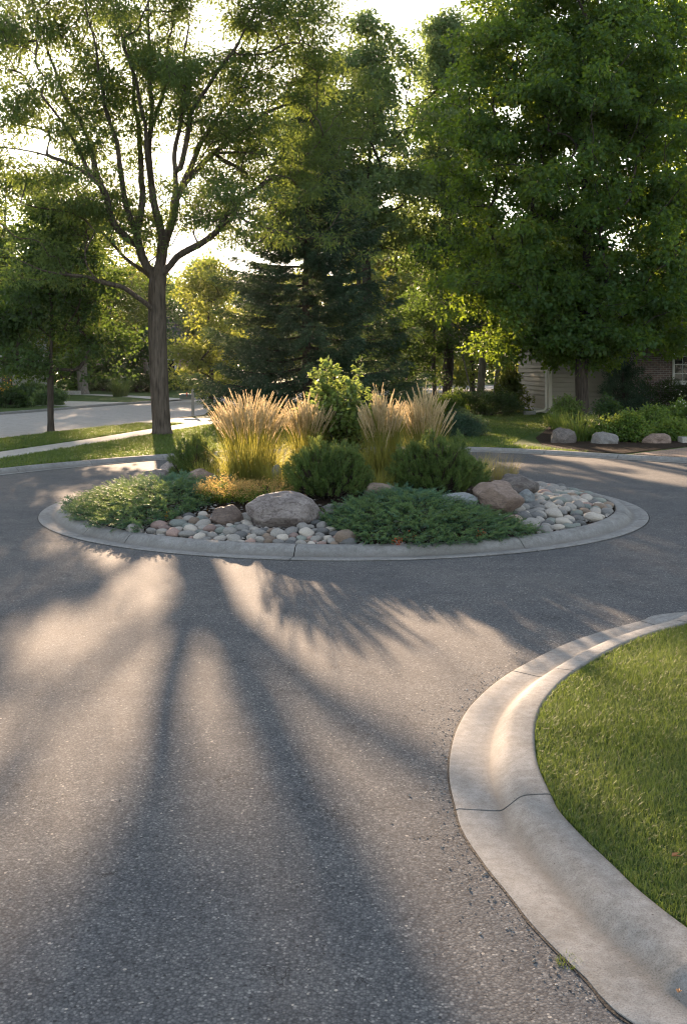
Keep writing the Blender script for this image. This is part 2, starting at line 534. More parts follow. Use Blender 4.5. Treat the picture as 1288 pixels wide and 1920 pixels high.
M = dict(
    asphalt=asphalt(), concrete=concrete('concrete'), street=concrete('street_concrete', (0.26, 0.255, 0.25), (0.34, 0.335, 0.325)),
    walk=concrete('walk_concrete', (0.36, 0.345, 0.32), (0.46, 0.44, 0.41)),
    turf=turf('turf'), soil=soil('soil'), tar=plain('tar', (0.018, 0.017, 0.017), 0.8, 0.2, 40, 0.5, 0.5),
    grass=leaf_mat('grass_blades', (0.032, 0.078, 0.018), (0.086, 0.140, 0.036), (0.22, 0.29, 0.05), 0.42, 0.5, 0.35, 3.2, (0.15, 0.13, 0.06), 0.95),
    drygrass=leaf_mat('dry_blades', (0.20, 0.16, 0.07), (0.12, 0.14, 0.04), (0.40, 0.34, 0.12), 0.4),
    locust=leaf_mat('locust_leaves', (0.036, 0.072, 0.030), (0.062, 0.108, 0.042), (0.24, 0.31, 0.05), 0.42),
    maple=leaf_mat('maple_leaves', (0.017, 0.054, 0.020), (0.050, 0.112, 0.036), (0.29, 0.40, 0.03), 0.46),
    tall=leaf_mat('silver_maple_leaves', (0.058, 0.104, 0.058), (0.104, 0.160, 0.088), (0.27, 0.36, 0.09), 0.44),
    back=leaf_mat('far_leaves', (0.040, 0.072, 0.024), (0.068, 0.108, 0.034), (0.36, 0.40, 0.06), 0.48),
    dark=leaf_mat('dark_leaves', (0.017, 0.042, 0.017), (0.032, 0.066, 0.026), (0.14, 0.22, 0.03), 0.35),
    spruce=leaf_mat('spruce_needles', (0.020, 0.050, 0.034), (0.044, 0.088, 0.056), (0.13, 0.19, 0.05), 0.16, 0.6),
    mugo=leaf_mat('mugo_needles', (0.034, 0.078, 0.026), (0.070, 0.130, 0.042), (0.30, 0.36, 0.08), 0.3, 0.5, 0.3, 4.0),
    juniper=leaf_mat('juniper_sprays', (0.032, 0.092, 0.070), (0.068, 0.155, 0.105), (0.28, 0.38, 0.10), 0.3, 0.55, 0.3, 3.0),
    shrub=leaf_mat('shrub_leaves', (0.065, 0.110, 0.028), (0.100, 0.160, 0.050), (0.30, 0.38, 0.08), 0.42, 0.5, 0.3, 4.0),
    bright=leaf_mat('bright_leaves', (0.050, 0.105, 0.022), (0.085, 0.155, 0.035), (0.34, 0.42, 0.06), 0.4, 0.5, 0.3, 4.0),
    reed=leaf_mat('reed_blades', (0.10, 0.135, 0.034), (0.20, 0.20, 0.06), (0.52, 0.48, 0.10), 0.5, 0.5, 0.3, 4.0),
    plume=leaf_mat('reed_plumes', (0.48, 0.41, 0.28), (0.60, 0.52, 0.37), (0.66, 0.53, 0.32), 0.5, 0.7, 0.15, 5.0),
    sedum=leaf_mat('sedum_flowers', (0.30, 0.20, 0.09), (0.40, 0.30, 0.14), (0.60, 0.42, 0.14), 0.5, 0.7, 0.15, 6.0),
    redleaf=leaf_mat('red_leaves', (0.36, 0.07, 0.035), (0.42, 0.12, 0.045), (0.6, 0.15, 0.05), 0.35),
    yellow=leaf_mat('yellow_leaves', (0.42, 0.26, 0.03), (0.48, 0.20, 0.03), (0.7, 0.4, 0.04), 0.45),
    dryleaf=leaf_mat('dry_leaf', (0.36, 0.17, 0.08), (0.42, 0.22, 0.10), (0.4, 0.2, 0.1), 0.25),
    white_fl=leaf_mat('white_petals', (0.6, 0.58, 0.52), (0.7, 0.66, 0.6), (0.6, 0.55, 0.45), 0.3),
    bark=bark_mat('locust_bark', (0.045, 0.036, 0.029), (0.125, 0.102, 0.082)), barkd=bark_mat('dark_bark', (0.032, 0.026, 0.022), (0.085, 0.070, 0.058)),
    barkg=bark_mat('grey_bark', (0.13, 0.115, 0.10), (0.26, 0.235, 0.205)),
    brick=brickmat(), glass=glassmat(), white=plain('white_paint', (0.72, 0.72, 0.70), 0.45, 0.4, 6, 0.05, 0.05),
    siding=plain('beige_siding', (0.27, 0.245, 0.205), 0.6, 0.3, 5, 0.08, 0.1), trim=plain('beige_trim', (0.50, 0.46, 0.40), 0.5, 0.3, 5, 0.05, 0.05),
    roof=plain('roof_shingle', (0.07, 0.066, 0.062), 0.9, 0.2, 18, 0.5, 0.6), boxgreen=plain('mailbox_metal', (0.07, 0.10, 0.085), 0.4, 0.5, 20, 0.1, 0.05),
    post=plain('post_wood', (0.30, 0.29, 0.27), 0.7, 0.2, 20, 0.2, 0.2), greywall=plain('grey_wall', (0.42, 0.41, 0.39), 0.7, 0.3, 3, 0.1, 0.1),
)

def pavermat():
    m, nt, out = mat_base('brick_paving'); g = NT(nt)
    b = nt.nodes.new('ShaderNodeTexBrick'); g.l(g.pos(), b.inputs['Vector'])
    b.inputs['Color1'].default_value = (0.30, 0.215, 0.165, 1); b.inputs['Color2'].default_value = (0.22, 0.17, 0.14, 1); b.inputs['Mortar'].default_value = (0.09, 0.075, 0.06, 1)
    b.inputs['Scale'].default_value = 1.0; b.inputs['Brick Width'].default_value = 0.22; b.inputs['Row Height'].default_value = 0.11; b.inputs['Mortar Size'].default_value = 0.006
    g.principled(b.outputs['Color'], 0.85, 0.2, g.bump(b.outputs['Fac'], -0.4, 0.006), out)
    return m
M['paver'] = pavermat()

# ------------------------------------------------------------------ ground, roads, kerbs
flat('ground', [(-220, -90), (220, -90), (220, 260), (-220, 260)], -0.06, M['turf'])

# right-hand kerb traced on the ground
_out = [(1288, 1149), (1196, 1167), (1074, 1204), (960, 1260), (893, 1314), (860, 1362), (845, 1412), (842.5, 1463), (854.5, 1518), (867, 1560),
        (909, 1623.5), (956, 1682), (994, 1732), (1052.5, 1794), (1103, 1841.5), (1183, 1920)]
near_out = [(30, 10.3), (16, 10.1), (9, 9.75), (5.5, 9.35)] + [tuple(gnd(*p)) for p in _out] + [(1.38, 2.75), (2.3, 1.75), (4.2, 0.4), (8, -1.4), (20, -4)]
near_path = spline(near_out, 0.05)
def arclen(P, q):
    s = np.concatenate(([0], np.cumsum(np.linalg.norm(np.diff(P, axis=0), axis=1))))
    return s[np.argmin(np.linalg.norm(P - np.asarray(q), axis=1))]
jn = [arclen(near_path, gnd(*p)) for p in ((1196, 1167), (962, 1259), (856, 1522))]
jn += [jn[0] - 2.3 * k for k in range(1, 10)] + [jn[2] + 2.5 * k for k in range(1, 8)]
kerb('curb_near_lawn', near_path, 1, M['concrete'], jn, zscale=0.78)

far_out = [(-13.5, -15), (-12.6, 6), (-11, 13.5), (-8.9, 17.6), (-6.7, 20.1), (-5.85, 21.4), (-4.08, 23.5), (-2, 24.9), (0.5, 25.7), (2.6, 25.8), (4.15, 25.3), (5.67, 24.1), (6.6, 23.35), (7.6, 22.6),
           (10, 21.2), (15, 19.3), (30, 18)]
far_path = spline(far_out, 0.1)
jf = list(np.arange(1.2, 90, 1.9))
kerb('curb_far_lawn', far_path, 1, M['concrete'], jf, wscale=0.95, zscale=0.9)

CX, CY, CR = 0.0, 15.63, 4.44
a = np.linspace(0, 2 * np.pi, 330)
ring = np.column_stack((CX + CR * np.cos(a), CY + CR * np.sin(a)))
def ringpos(x, y): 
    q = gnd(x, y); return (math.atan2(q[1] - CY, q[0] - CX) % (2 * math.pi)) * CR
ji = [ringpos(545, 1050), ringpos(990, 1030), ringpos(1180, 975), ringpos(1110, 930), ringpos(135, 1005), ringpos(215, 1022)] + [1.2 + 1.9 * k for k in range(6)]
kerb('curb_island', ring, 1, M['concrete'], ji)

asph = [tuple(p) for p in far_path + normals2(far_path) * 0.02] 
near_low = [tuple(p) for p in (near_path + normals2(near_path) * 0.02)]
flat('road_asphalt', asph + near_low + [(20, -15)], 0.0, M['asphalt'])
# added dark strip, standing in for the shadowy crevice where asphalt meets concrete
def seam(name, P, wd, z, closed=False):
    N = normals2(P)
    wv = np.array([wd * (0.7 + 0.8 * abs(noise.noise(Vector((p[0] * 5, p[1] * 5, 0))))) for p in P])
    A = P + N * 0.01; B = P - N * wv[:, None]
    n = len(P)
    V = np.vstack((np.column_stack((A, np.full(n, z))), np.column_stack((B, np.full(n, z)))))
    i = np.arange(n - 1)
    return struct(MB().add(V, np.stack((n + i, n + i + 1, i + 1, i), 1)).build(name, M['tar']))
seam('road_seam_near', near_path, 0.012, 0.004)
seam('road_seam_island', ring, 0.014, 0.004)
seam('road_seam_far', far_path, 0.014, 0.004)

# lawn by the camera
near_in = near_path + normals2(near_path) * 0.452
flat('lawn_near', [tuple(p) for p in near_in] + [(60, -4), (60, 10)], 0.066, M['turf'], 0.2)

street_near = [(-26, -20), (-15, 12), (-9.9, 29.8), (-9.3, 32.7), (-8.1, 36.3), (-7.35, 39.7), (-6.5, 43), (-2, 58), (6, 80), (20, 102), (60, 140)]
street_far = [(-38, -20), (-24, 18), (-15.4, 46), (-13.3, 55.8), (-11.5, 62), (-9.9, 67.5), (-4, 83), (6, 105), (26, 130), (60, 160)]
SN = spline(street_near, 0.5); SF = spline(street_far, 0.5)
flat('street', [tuple(p) for p in SN + normals2(SN) * 0.02] + [tuple(p) for p in (SF - normals2(SF) * 0.02)[::-1]], 0.0, M['street'])
kerb('curb_street_near', SN, -1, M['concrete'], list(np.arange(2, 200, 3.0)), wscale=0.7)
kerb('curb_street_far', SF, 1, M['concrete'], list(np.arange(2, 200, 3.0)), wscale=0.7)
far_in = far_path + normals2(far_path) * 0.43
sn_in = SN - normals2(SN) * 0.318
lawn_b = [tuple(p) for p in sn_in[::-1]] + [(-15, -16)] + [tuple(p) for p in far_in] + [(90, 18), (90, 160)]
flat('lawn_far', lawn_b, 0.085, M['turf'], 0.14)
sf_in = SF + normals2(SF) * 0.318
flat('lawn_across_street', [tuple(p) for p in sf_in] + [(200, 250), (-200, 250), (-200, -20)], 0.085, M['turf'], 0.14)
flat('sidewalk', [(-8.75, 18.6), (-7.6, 22.8), (-6.55, 27.6), (-5.75, 31.7), (-4.85, 36.5), (-4.6, 37.6), (-5.62, 37.6), (-6.3, 34), (-7.2, 28.9), (-8.2, 24.6), (-9.6, 19.0)], 0.098, M['walk'], 0.04)
flat('driveway_apron', [(-7.75, 37.6), (-5.6, 37.61), (-3.0, 37.4), (4, 37.0), (4, 40.2), (-3, 40.6), (-6.0, 41.2), (-6.9, 41.0)], 0.102, M['walk'], 0.05)
flat('driveway_across_street', [(-14.2, 54.0), (-12.4, 60.0), (-22, 65.0), (-40, 72), (-41, 68), (-24, 59)], 0.10, M['walk'], 0.04)
flat('path_across_street', [(-11.0, 64.0), (-10.2, 67.0), (-14, 73.0), (-19, 79), (-20, 77.5), (-15, 71.5)], 0.10, M['walk'], 0.04)
flat('paving_drive', [(6.75, 24.0), (8.9, 26.2), (12, 27.2), (24, 28), (24, 18.85), (15, 19.8), (10.2, 21.65), (7.85, 23.0)], 0.10, M['paver'], 0.04)
flat('planting_bed', [(5.5, 25.1), (5.8, 24.75), (6.6, 24.15), (8.75, 26.35), (12, 27.4), (24, 28.2), (24, 43.4), (12, 43.4), (9.5, 41), (7.6, 37.5), (6.6, 33.5), (5.5, 29.5), (5.2, 27)], 0.100, M['soil'], 0.04)

# island soil mound
def mound(x, y):
    r2 = ((x - CX) ** 2 + (y - CY) ** 2) / 16.0
    return 0.06 + 0.40 * np.maximum(0, 1 - r2) ** 1.25
mb = MB()
nr, na = 40, 120
rr = np.linspace(0.001, 4.02, nr); aa = np.linspace(0, 2 * np.pi, na, endpoint=False)
X = CX + rr[:, None] * np.cos(aa)[None]; Yy = CY + rr[:, None] * np.sin(aa)[None]
Z = mound(X, Yy)
for i in range(nr):
    for j in range(na):
        Z[i, j] += 0.018 * fbm((X[i, j] * 3, Yy[i, j] * 3, 0.3), 3)
V = np.stack((X, Yy, Z), -1).reshape(-1, 3)
ii = np.arange(nr - 1)[:, None] * na; jj = np.arange(na)[None]; j2 = (jj + 1) % na
mb.add(V, np.stack((ii + jj, ii + na + jj, ii + na + j2, ii + j2), -1).reshape(-1, 4))
struct(mb.build('island_soil', M['soil'], smooth=True))

# ------------------------------------------------------------------ trees
def grow(trunk, targets, step=0.45, jit=0.12, start=0.0, upness=0.45, extra=()):
    """join every target to the nearest suitable point of the growing skeleton"""
    P, par, trunkflag = [], [], []
    for k, p in enumerate(trunk):
        P.append(np.array(p, float)); par.append(k - 1); trunkflag.append(True)
    for br in extra:                      # modelled limbs: list of points, first one near an existing node
        A = np.array(P)
        last = int(np.argmin(np.linalg.norm(A - np.array(br[0]), axis=1)))
        for p in br[1:]:
            P.append(np.array(p, float)); par.append(last); trunkflag.append(False); last = len(P) - 1
    nb = len(P)
    A = np.zeros((nb + len(targets) * 60, 3)); A[:nb] = P
    n = nb
    base = np.array(trunk[0])
    d0 = np.linalg.norm(targets - np.array(trunk[len(trunk) // 3]), axis=1)
    ends = []
    ok = np.zeros(len(A), bool); ok[:nb] = A[:nb, 2] >= start
    for t in targets[np.argsort(d0)]:
        d = A[:n] - t
        dist = np.linalg.norm(d, axis=1); hd = np.linalg.norm(d[:, :2], axis=1)
        cost = dist + 1.1 * np.maximum(0, A[:n, 2] - (t[2] - upness * hd)) + np.where(ok[:n], 0, 1e6)
        b = int(np.argmin(cost))
        L = dist[b]
        m = max(1, int(L / step))
        p0 = A[b].copy()
        pd = A[b] - A[par[b]] if par[b] >= 0 else np.array((0, 0, 1.0))
        pd = pd / max(np.linalg.norm(pd), 1e-6)
        c = p0 + (0.45 * pd + 0.55 * (t - p0) / max(L, 1e-6)) * L * 0.5
        last = b
        for q in range(1, m + 1):
            u = q / m
            pt = (1 - u) ** 2 * p0 + 2 * u * (1 - u) * c + u * u * t
            if q < m: pt = pt + rng.normal(size=3) * jit * step
            A[n] = pt; par.append(last); ok[n] = True; last = n; n += 1
        ends.append(last)
    return A[:n], np.array(par), ends, nb

def radii(A, par, rbase, rtip=0.009, e=2.4, trunk_n=0, taper=0.55):
    n = len(A)
    acc = np.zeros(n)
    kids = np.zeros(n, int)
    for i in range(n):
        if par[i] >= 0: kids[par[i]] += 1
    order = np.argsort([depth for depth in depths(par)])[::-1]
    for i in order:
        if kids[i] == 0: acc[i] = rtip ** e
        if par[i] >= 0: acc[par[i]] += acc[i]
    r = acc ** (1 / e)
    k = math.log(rbase / rtip) / math.log(max(r[0] / rtip, 1.01))
    return rtip * (r / rtip) ** k

def depths(par):
    d = [0] * len(par)
    for i in range(len(par)):
        d[i] = d[par[i]] + 1 if par[i] >= 0 else 0
    return d

def limbs(mb, A, par, r, flare=1.35, minr=0.0):
    n = len(A)
    kids = [[] for _ in range(n)]
    for i in range(n):
        if par[i] >= 0: kids[par[i]].append(i)
    stack = [(0, None)]
    while stack:
        s, pre = stack.pop()
        ch = [pre, s] if pre is not None else [s]
        cur = s
        while kids[cur]:
            ks = sorted(kids[cur], key=lambda q: -r[q])
            for q in ks[1:]: stack.append((q, cur))
            cur = ks[0]; ch.append(cur)
        if len(ch) < 2: continue
        P = A[ch]; rr = r[ch].copy()
        if pre is not None: rr[0] = min(rr[0], rr[1] * 1.25)
        if rr.max() < minr: continue
        k = 14 if rr[0] > 0.12 else (8 if rr[0] > 0.04 else (5 if rr[0] > 0.015 else 3))
        if pre is None:
            Q = spline(np.column_stack((P, rr)), 0.12) if len(P) > 2 else np.column_stack((P, rr))
            z0 = Q[0, 2]
            h = np.clip((Q[:, 2] - z0) / 0.5, 0, 1)
            Q[:, 3] *= 1 + (flare - 1) * (1 - h) ** 2
            P, rr = Q[:, :3], Q[:, 3]
        elif rr[0] > 0.03 and len(P) > 2:
            Q = spline(np.column_stack((P, rr)), 0.2); P, rr = Q[:, :3], np.maximum(Q[:, 3], 0.004)
        mb.tube(P, rr, k)

def foliage(mb, C, rad, per, L, W, droop=0.3, flatz=0.6, upn=0.8, axis=None, bend=0.06):
    """leaf clumps round the twig ends C"""
    n = len(C) * per
    ci = np.repeat(np.arange(len(C)), per)
    rads = (rad * rng.uniform(0.65, 1.35, len(C)))[ci]
    g = rng.normal(size=(n, 3)) * np.array((1, 1, flatz))
    g = g / np.maximum(1, np.linalg.norm(g, axis=1, keepdims=True) / 1.7)
    P = C[ci] + g * rads[:, None] * 0.62
    D = unit(unit(g) * 0.8 + rvec(n) * 0.75 + np.array((0, 0, -droop)))
    N = unit(np.array((0, 0, upn)) + rvec(n) * 0.85)
    s = rng.uniform(0.7, 1.25, n)
    cards(mb, P, D, N, L * s, W * s, 0.42, bend)

def crown_targets(c, prof, z0, z1, n, shell=0.55, lump=0.22, keep=None):
    """points through a crown: prof(f) is the radius at height fraction f"""
    out = []
    ph = rng.uniform(0, 6.28, 6)
    while len(out) < n:
        f = rng.uniform(0, 1); a = rng.uniform(0, 2 * math.pi)
        Rm = prof(f) * (1 + lump * (math.sin(3 * a + ph[0] + 5 * f) + 0.7 * math.sin(5 * a + ph[1] - 9 * f) + 0.6 * math.sin(14 * f + ph[2] + 2 * a)) / 1.6)
        u = rng.uniform(0, 1) ** shell
        if rng.uniform() > (Rm / 6.0 + 0.25) : continue
        p = np.array((c[0] + Rm * u * math.cos(a), c[1] + Rm * u * math.sin(a), z0 + (z1 - z0) * f + rng.normal() * 0.15))
        if keep is not None and not keep(p): continue
        for _ in range(int(rng.integers(2, 6))):
            out.append(p + rng.normal(size=3) * np.array((0.42, 0.42, 0.18)) * (0.5 + Rm / 7))
    return np.array(out)

def proj(p):
    return 644 + FPX * p[0] / p[1], 690 - FPX * (p[2] - EYE) / p[1]

def tree(name, label, loc, h, z0, prof, n, rbase, leaf, bark, L=0.12, W=0.10, per=60, rad=0.45, lean=(0, 0), group=None, shell=0.55, droop=0.3, lump=0.22,
         stems=None, keep=None, wig=0.12, tipz=0.92, flatz=0.6, minr=0.0, cat='tree'):
    t = thing(name, label, cat, (loc[0], loc[1], 0.08), group)
    zz = np.arange(0.0, h * tipz, 0.5)
    ph = rng.uniform(0, 6, 2)
    trunk = [(loc[0] + lean[0] * z / h + wig * math.sin(z * 0.5 + ph[0]) * min(1, z / 2), loc[1] + lean[1] * z / h + wig * math.sin(z * 0.43 + ph[1]) * min(1, z / 2), 0.05 + z) for z in zz]
    C = crown_targets((loc[0] + lean[0] * 0.6, loc[1] + lean[1] * 0.6), prof, z0, h, n, shell, lump, keep)
    extra = stems or ()
    A, par, ends, nb = grow(trunk, C, start=min(z0 * 0.85, h * 0.4), extra=extra)
    r = radii(A, par, rbase)
    nt = len(trunk)
    r[:nt] = np.maximum(r[:nt], rbase * (1 - zz / h) ** 0.9 * 0.8)
    b = MB(); limbs(b, A, par, r, minr=minr)
    b.build('trunk', bark, t, True)
    f = MB(); foliage(f, A[ends], rad, per, L, W, droop, flatz)
    f.build('crown', leaf, t)
    return t

def ovoid(R_, low=0.35, p=0.75):
    def f(x):
        return R_ * (max(0.0, math.sin(math.pi * min(1, max(0, (x * (1 - low) + low * 0.55 + 0.0)) ** p))) + 0.02)
    return f

def egg(R_, peak=0.38, top=0.12, bot=0.45):
    def f(x):
        if x < peak: return R_ * (bot + (1 - bot) * math.sin(x / peak * math.pi / 2))
        u = (x - peak) / (1 - peak)
        return R_ * (top + (1 - top) * math.cos(u * math.pi / 2) ** 0.8)
    return f

# --- the big honey locust beside the sidewalk, limbs following the photograph
YL = 31.2
def br(pts):
    """limb from picture points (x, y, depth offset)"""
    return [px(p[0], p[1], YL + p[2]) for p in pts]
lt = thing('honey_locust', 'tall open-crowned tree with thick forked grey-brown trunk on the lawn beside the sidewalk', 'tree', (px(305, 822, YL)[0], YL, 0.08))
trunk = br([(305, 824, 0), (303, 790, 0), (300, 740, 0), (298, 690, 0), (296, 640, 0), (295, 590, 0), (295, 550, 0), (296, 525, 0), (302, 490, 0), (305, 450, 0), (298, 415, 0), (290, 385, 0.1), (285, 350, 0.1),
            (282, 320, 0.2), (280, 280, 0.2), (283, 240, 0.2), (285, 200, 0.3), (283, 160, 0.3), (282, 120, 0.4), (280, 80, 0.4), (279, 30, 0.4), (278, -20, 0.4), (276, -70, 0.5)])
LIMBS = [br(l) for l in [
    [(296, 525, 0), (284, 512, 0), (270, 492, -0.1), (261, 466, -0.2), (256, 440, -0.3), (252, 420, -0.4), (242, 385, -0.5), (230, 350, -0.6), (222, 300, -0.8), (213, 245, -1.0), (198, 190, -1.2), (186, 135, -1.4), (176, 80, -1.6), (165, 20, -1.8), (155, -40, -2)],
    [(256, 440, -0.3), (264, 400, 0.2), (271, 350, 0.5), (262, 300, 0.8), (258, 230, 1.0), (254, 165, 1.3), (238, 95, 1.5), (222, 40, 1.6), (205, -20, 1.7)],
    [(261, 466, -0.2), (240, 446, -0.8), (218, 425, -1.2), (204, 385, -1.5), (192, 352, -1.8), (165, 326, -2.1), (135, 310, -2.4), (80, 290, -2.8), (30, 276, -3.0), (-20, 270, -3.1)],
    [(204, 385, -1.5), (186, 330, -1.2), (170, 280, -1.0), (150, 228, -0.8), (125, 178, -0.6), (100, 125, -0.5), (78, 60, -0.4), (60, 0, -0.3)],
    [(165, 326, -2.1), (150, 280, -2.4), (120, 235, -2.8), (98, 205, -3.0), (62, 165, -3.2), (20, 160, -3.4)],
    [(305, 470, 0), (312, 450, -0.1), (319, 428, -0.2), (327, 385, -0.4), (330, 325, -0.5), (333, 265, -0.6), (340, 200, -0.7), (348, 130, -0.8), (352, 60, -0.9), (360, -20, -1.0)],
    [(327, 385, -0.4), (341, 350, 0.2), (361, 305, 0.5), (390, 250, 0.8), (425, 195, 1.1), (460, 145, 1.3), (485, 98, 1.5), (515, 60, 1.7), (545, 30, 1.8)],
    [(330, 335, -0.5), (342, 300, -1.0), (352, 258, -1.3), (372, 190, -1.7), (400, 140, -2.0), (450, 80, -2.3), (480, 20, -2.5), (500, -30, -2.6)],
    [(341, 350, 0.2), (365, 322, 0.9), (400, 290, 1.5), (440, 255, 2.0), (490, 222, 2.5), (550, 185, 3.0), (600, 146, 3.3), (644, 125, 3.5)],
    [(400, 290, 1.5), (450, 285, 1.2), (500, 290, 1.0), (540, 305, 0.9)],
    [(305, 512, 0), (317, 502, -0.2), (335, 482, -0.5), (373, 455, -0.9), (405, 432, -1.2), (440, 410, -1.5), (480, 395, -1.7), (520, 370, -1.9)],
    [(405, 432, -1.2), (432, 396, -0.6), (470, 360, 0.2), (515, 335, 0.9), (560, 322, 1.4)],
    [(400, 290, 1.5), (430, 305, 2.2), (465, 330, 2.8), (500, 372, 3.2), (530, 400, 3.4)],
    [(440, 410, -1.5), (475, 418, -2.0), (510, 430, -2.4), (540, 436, -2.6)],
    [(550, 185, 3.0), (575, 215, 2.4), (600, 250, 2.0), (612, 285, 1.8)],
    [(296, 535, 0), (280, 518, 0.3), (262, 503, 0.5), (244, 489, 0.7), (228, 474, 0.8), (212, 458, 0.9), (190, 436, 1.1), (165, 418, 1.3), (135, 400, 1.6), (100, 392, 1.8)],
    [(295, 590, 0), (280, 573, -0.3), (258, 557, -0.7), (224, 538, -1.2), (193, 528, -1.6), (165, 517, -2.0), (124, 516, -2.4), (87, 511, -2.7), (45, 490, -3.0), (0, 470, -3.2)],
    [(283, 240, 0.2), (300, 190, 0.8), (312, 130, 1.3), (322, 60, 1.7), (330, -10, 2.0)],
    [(285, 350, 0.1), (276, 300, -0.8), (272, 240, -1.4), (262, 170, -2.0), (240, 110, -2.5), (215, 40, -2.8)],
    [(285, 200, 0.3), (278, 150, 1.2), (268, 90, 2.0), (255, 20, 2.5)],
]]
fine_limbs = []
for l in [trunk] + LIMBS:
    pass
TR = spline(np.array(trunk), 0.4)
LB = [spline(np.array(l), 0.4) for l in LIMBS]
for _q, l in enumerate(LB):            # real limbs wander
    _s = np.arange(len(l)) * 0.4; _e = np.clip(_s / 2.0, 0, 1)[:, None]
    l += 0.5 * _e * np.column_stack((0.10 * np.sin(_s * 2.1 + _q) + 0.05 * np.sin(_s * 4.7 + 2 * _q), 0.12 * np.sin(_s * 1.7 + 3 * _q), 0.09 * np.sin(_s * 2.6 + 5 * _q)))
# leaf-bearing twig ends around the limbs; the space below and between the low stems stays open, with leaf density shaped for the shade cast on the road
nodes = np.vstack([l[max(2, int(len(l) * 0.2)):] for l in LB] + [TR[int(len(TR) * 0.5):]])
cand = []
def dense(ix, iy, z):
    if ix > 470 and 290 < iy < 445: return 0.4
    if ix > 430 and 150 < iy < 445: return 0.9
    if iy > 575: return 0.0
    if ix > 322 and iy > 462: return 0.0
    if 322 < ix < 402 and 300 < iy < 480: return 0.40 if iy < 428 else 0.10
    if 255 < ix < 322 and 462 < iy < 575: return 0.04
    if 195 < ix < 275 and iy > 492: return 0.10
    if 235 < ix < 292 and 380 < iy <= 462: return 1.0
    if 292 <= ix < 322 and 380 < iy <= 462: return 0.9
    if 225 < ix < 330 and 225 < iy < 395: return 0.34
    if ix < 250 and 395 < iy: return 0.62
    return 0.9
while len(cand) < 2500:
    p = np.array((rng.uniform(-13.0, 0.9), rng.uniform(27.2, 35.4), rng.uniform(4.2, 15.6)))
    ix, iy = proj(p)
    if rng.uniform() > dense(ix, iy, p[2]): continue
    d = np.linalg.norm(nodes - p, axis=1).min()
    if d > 2.2 or rng.uniform() > math.exp(-d / 1.05): continue
    for _ in range(int(rng.integers(3, 9))):      # a spray of twigs together
        q = p + rng.normal(size=3) * np.array((0.36, 0.36, 0.20))
        if dense(*proj(q), q[2]) > 0.11 or rng.uniform() < 0.15: cand.append(q)
cand = np.array(cand)
A, par, ends, nb = grow([tuple(p) for p in TR], cand, step=0.3, jit=0.16, start=4.2, upness=0.2, extra=LB)
r = radii(A, par, 0.275, 0.006, 2.35)
r[len(TR) + sum(len(l) - 1 for l in LB):] = np.minimum(r[len(TR) + sum(len(l) - 1 for l in LB):], 0.026)
nt = len(TR)
zz = (TR[:, 2] - TR[0, 2]) / (TR[-1, 2] - TR[0, 2])
r[:nt] = np.maximum(r[:nt], 0.27 * (1 - zz) ** 1.3)
r[:nt] = np.where(TR[:, 2] < 4.6, np.maximum(r[:nt], 0.225), r[:nt])
k = nt
for l in LB:
    m = len(l) - 1
    u = np.linspace(0, 1, m)
    L_ = np.linalg.norm(np.diff(l, axis=0), axis=1).sum()
    r[k:k + m] = np.maximum(r[k:k + m], (0.022 * L_ ** 0.75) * (1 - u) ** 0.8)
    k += m
b = MB(); limbs(b, A, par, r, 1.45)
b.build('trunk', M['bark'], lt, True)
f = MB(); foliage(f, A[ends], 0.36, 64, 0.15, 0.045, 0.5, 0.5)
f.build('crown', M['locust'], lt)

# --- other trees
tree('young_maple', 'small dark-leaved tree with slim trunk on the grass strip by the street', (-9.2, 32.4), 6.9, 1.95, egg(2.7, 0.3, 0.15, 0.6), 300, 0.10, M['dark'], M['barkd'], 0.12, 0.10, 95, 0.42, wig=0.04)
tree('broad_maple', 'big broad dark green tree standing in the bed by the beige sided house', (8.85, 38.0), 20.5, 2.6, egg(5.15, 0.30, 0.22, 0.66), 2300, 0.235, M['maple'], M['barkd'], 0.15, 0.12, 98, 0.42, lump=0.22, droop=0.55)
tree('silver_maple', 'tall pale green tree with upright forked limbs directly behind the spruce', (1.2, 50), 19.0, 7.8, egg(3.1, 0.35, 0.2, 0.7), 640, 0.26, M['tall'], M['barkd'], 0.18, 0.13, 70, 0.56, lump=0.35,
     stems=[[(1.2, 50, 2.5), (1.6, 50, 4.0), (2.2, 50, 6.0), (2.8, 50.2, 8.5), (3.1, 50.2, 11)], [(1.2, 50, 3.0), (0.85, 50, 5.0), (0.6, 49.8, 8.0), (0.3, 49.7, 11)]])
tree('silver_maple', 'tall pale green tree with spiry top, between the spruce and the broad maple', (5.3, 53), 20.2, 8.0, egg(2.5, 0.4, 0.12, 0.7), 600, 0.26, M['tall'], M['barkd'], 0.18, 0.13, 72, 0.56, lump=0.35)
tree('silver_maple', 'slimmer pale green tree rising behind the top left of the spruce', (-1.6, 54), 17.2, 8.2, egg(2.7, 0.4, 0.12, 0.6), 420, 0.2, M['tall'], M['barkd'], 0.18, 0.13, 72, 0.56, lump=0.35)
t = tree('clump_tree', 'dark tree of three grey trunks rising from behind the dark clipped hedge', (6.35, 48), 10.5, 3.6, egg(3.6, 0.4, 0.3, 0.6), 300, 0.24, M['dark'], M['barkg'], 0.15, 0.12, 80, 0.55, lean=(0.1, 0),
     stems=[[(6.3, 48, 0.1), (6.0, 47.9, 0.8), (5.75, 47.8, 1.7), (5.45, 47.6, 3.0), (5.1, 47.4, 4.4), (4.9, 47.3, 6)], [(6.4, 48, 0.1), (6.95, 48.0, 0.3), (7.15, 48.1, 1.6), (7.4, 48.2, 3.2), (7.7, 48.3, 5)]])
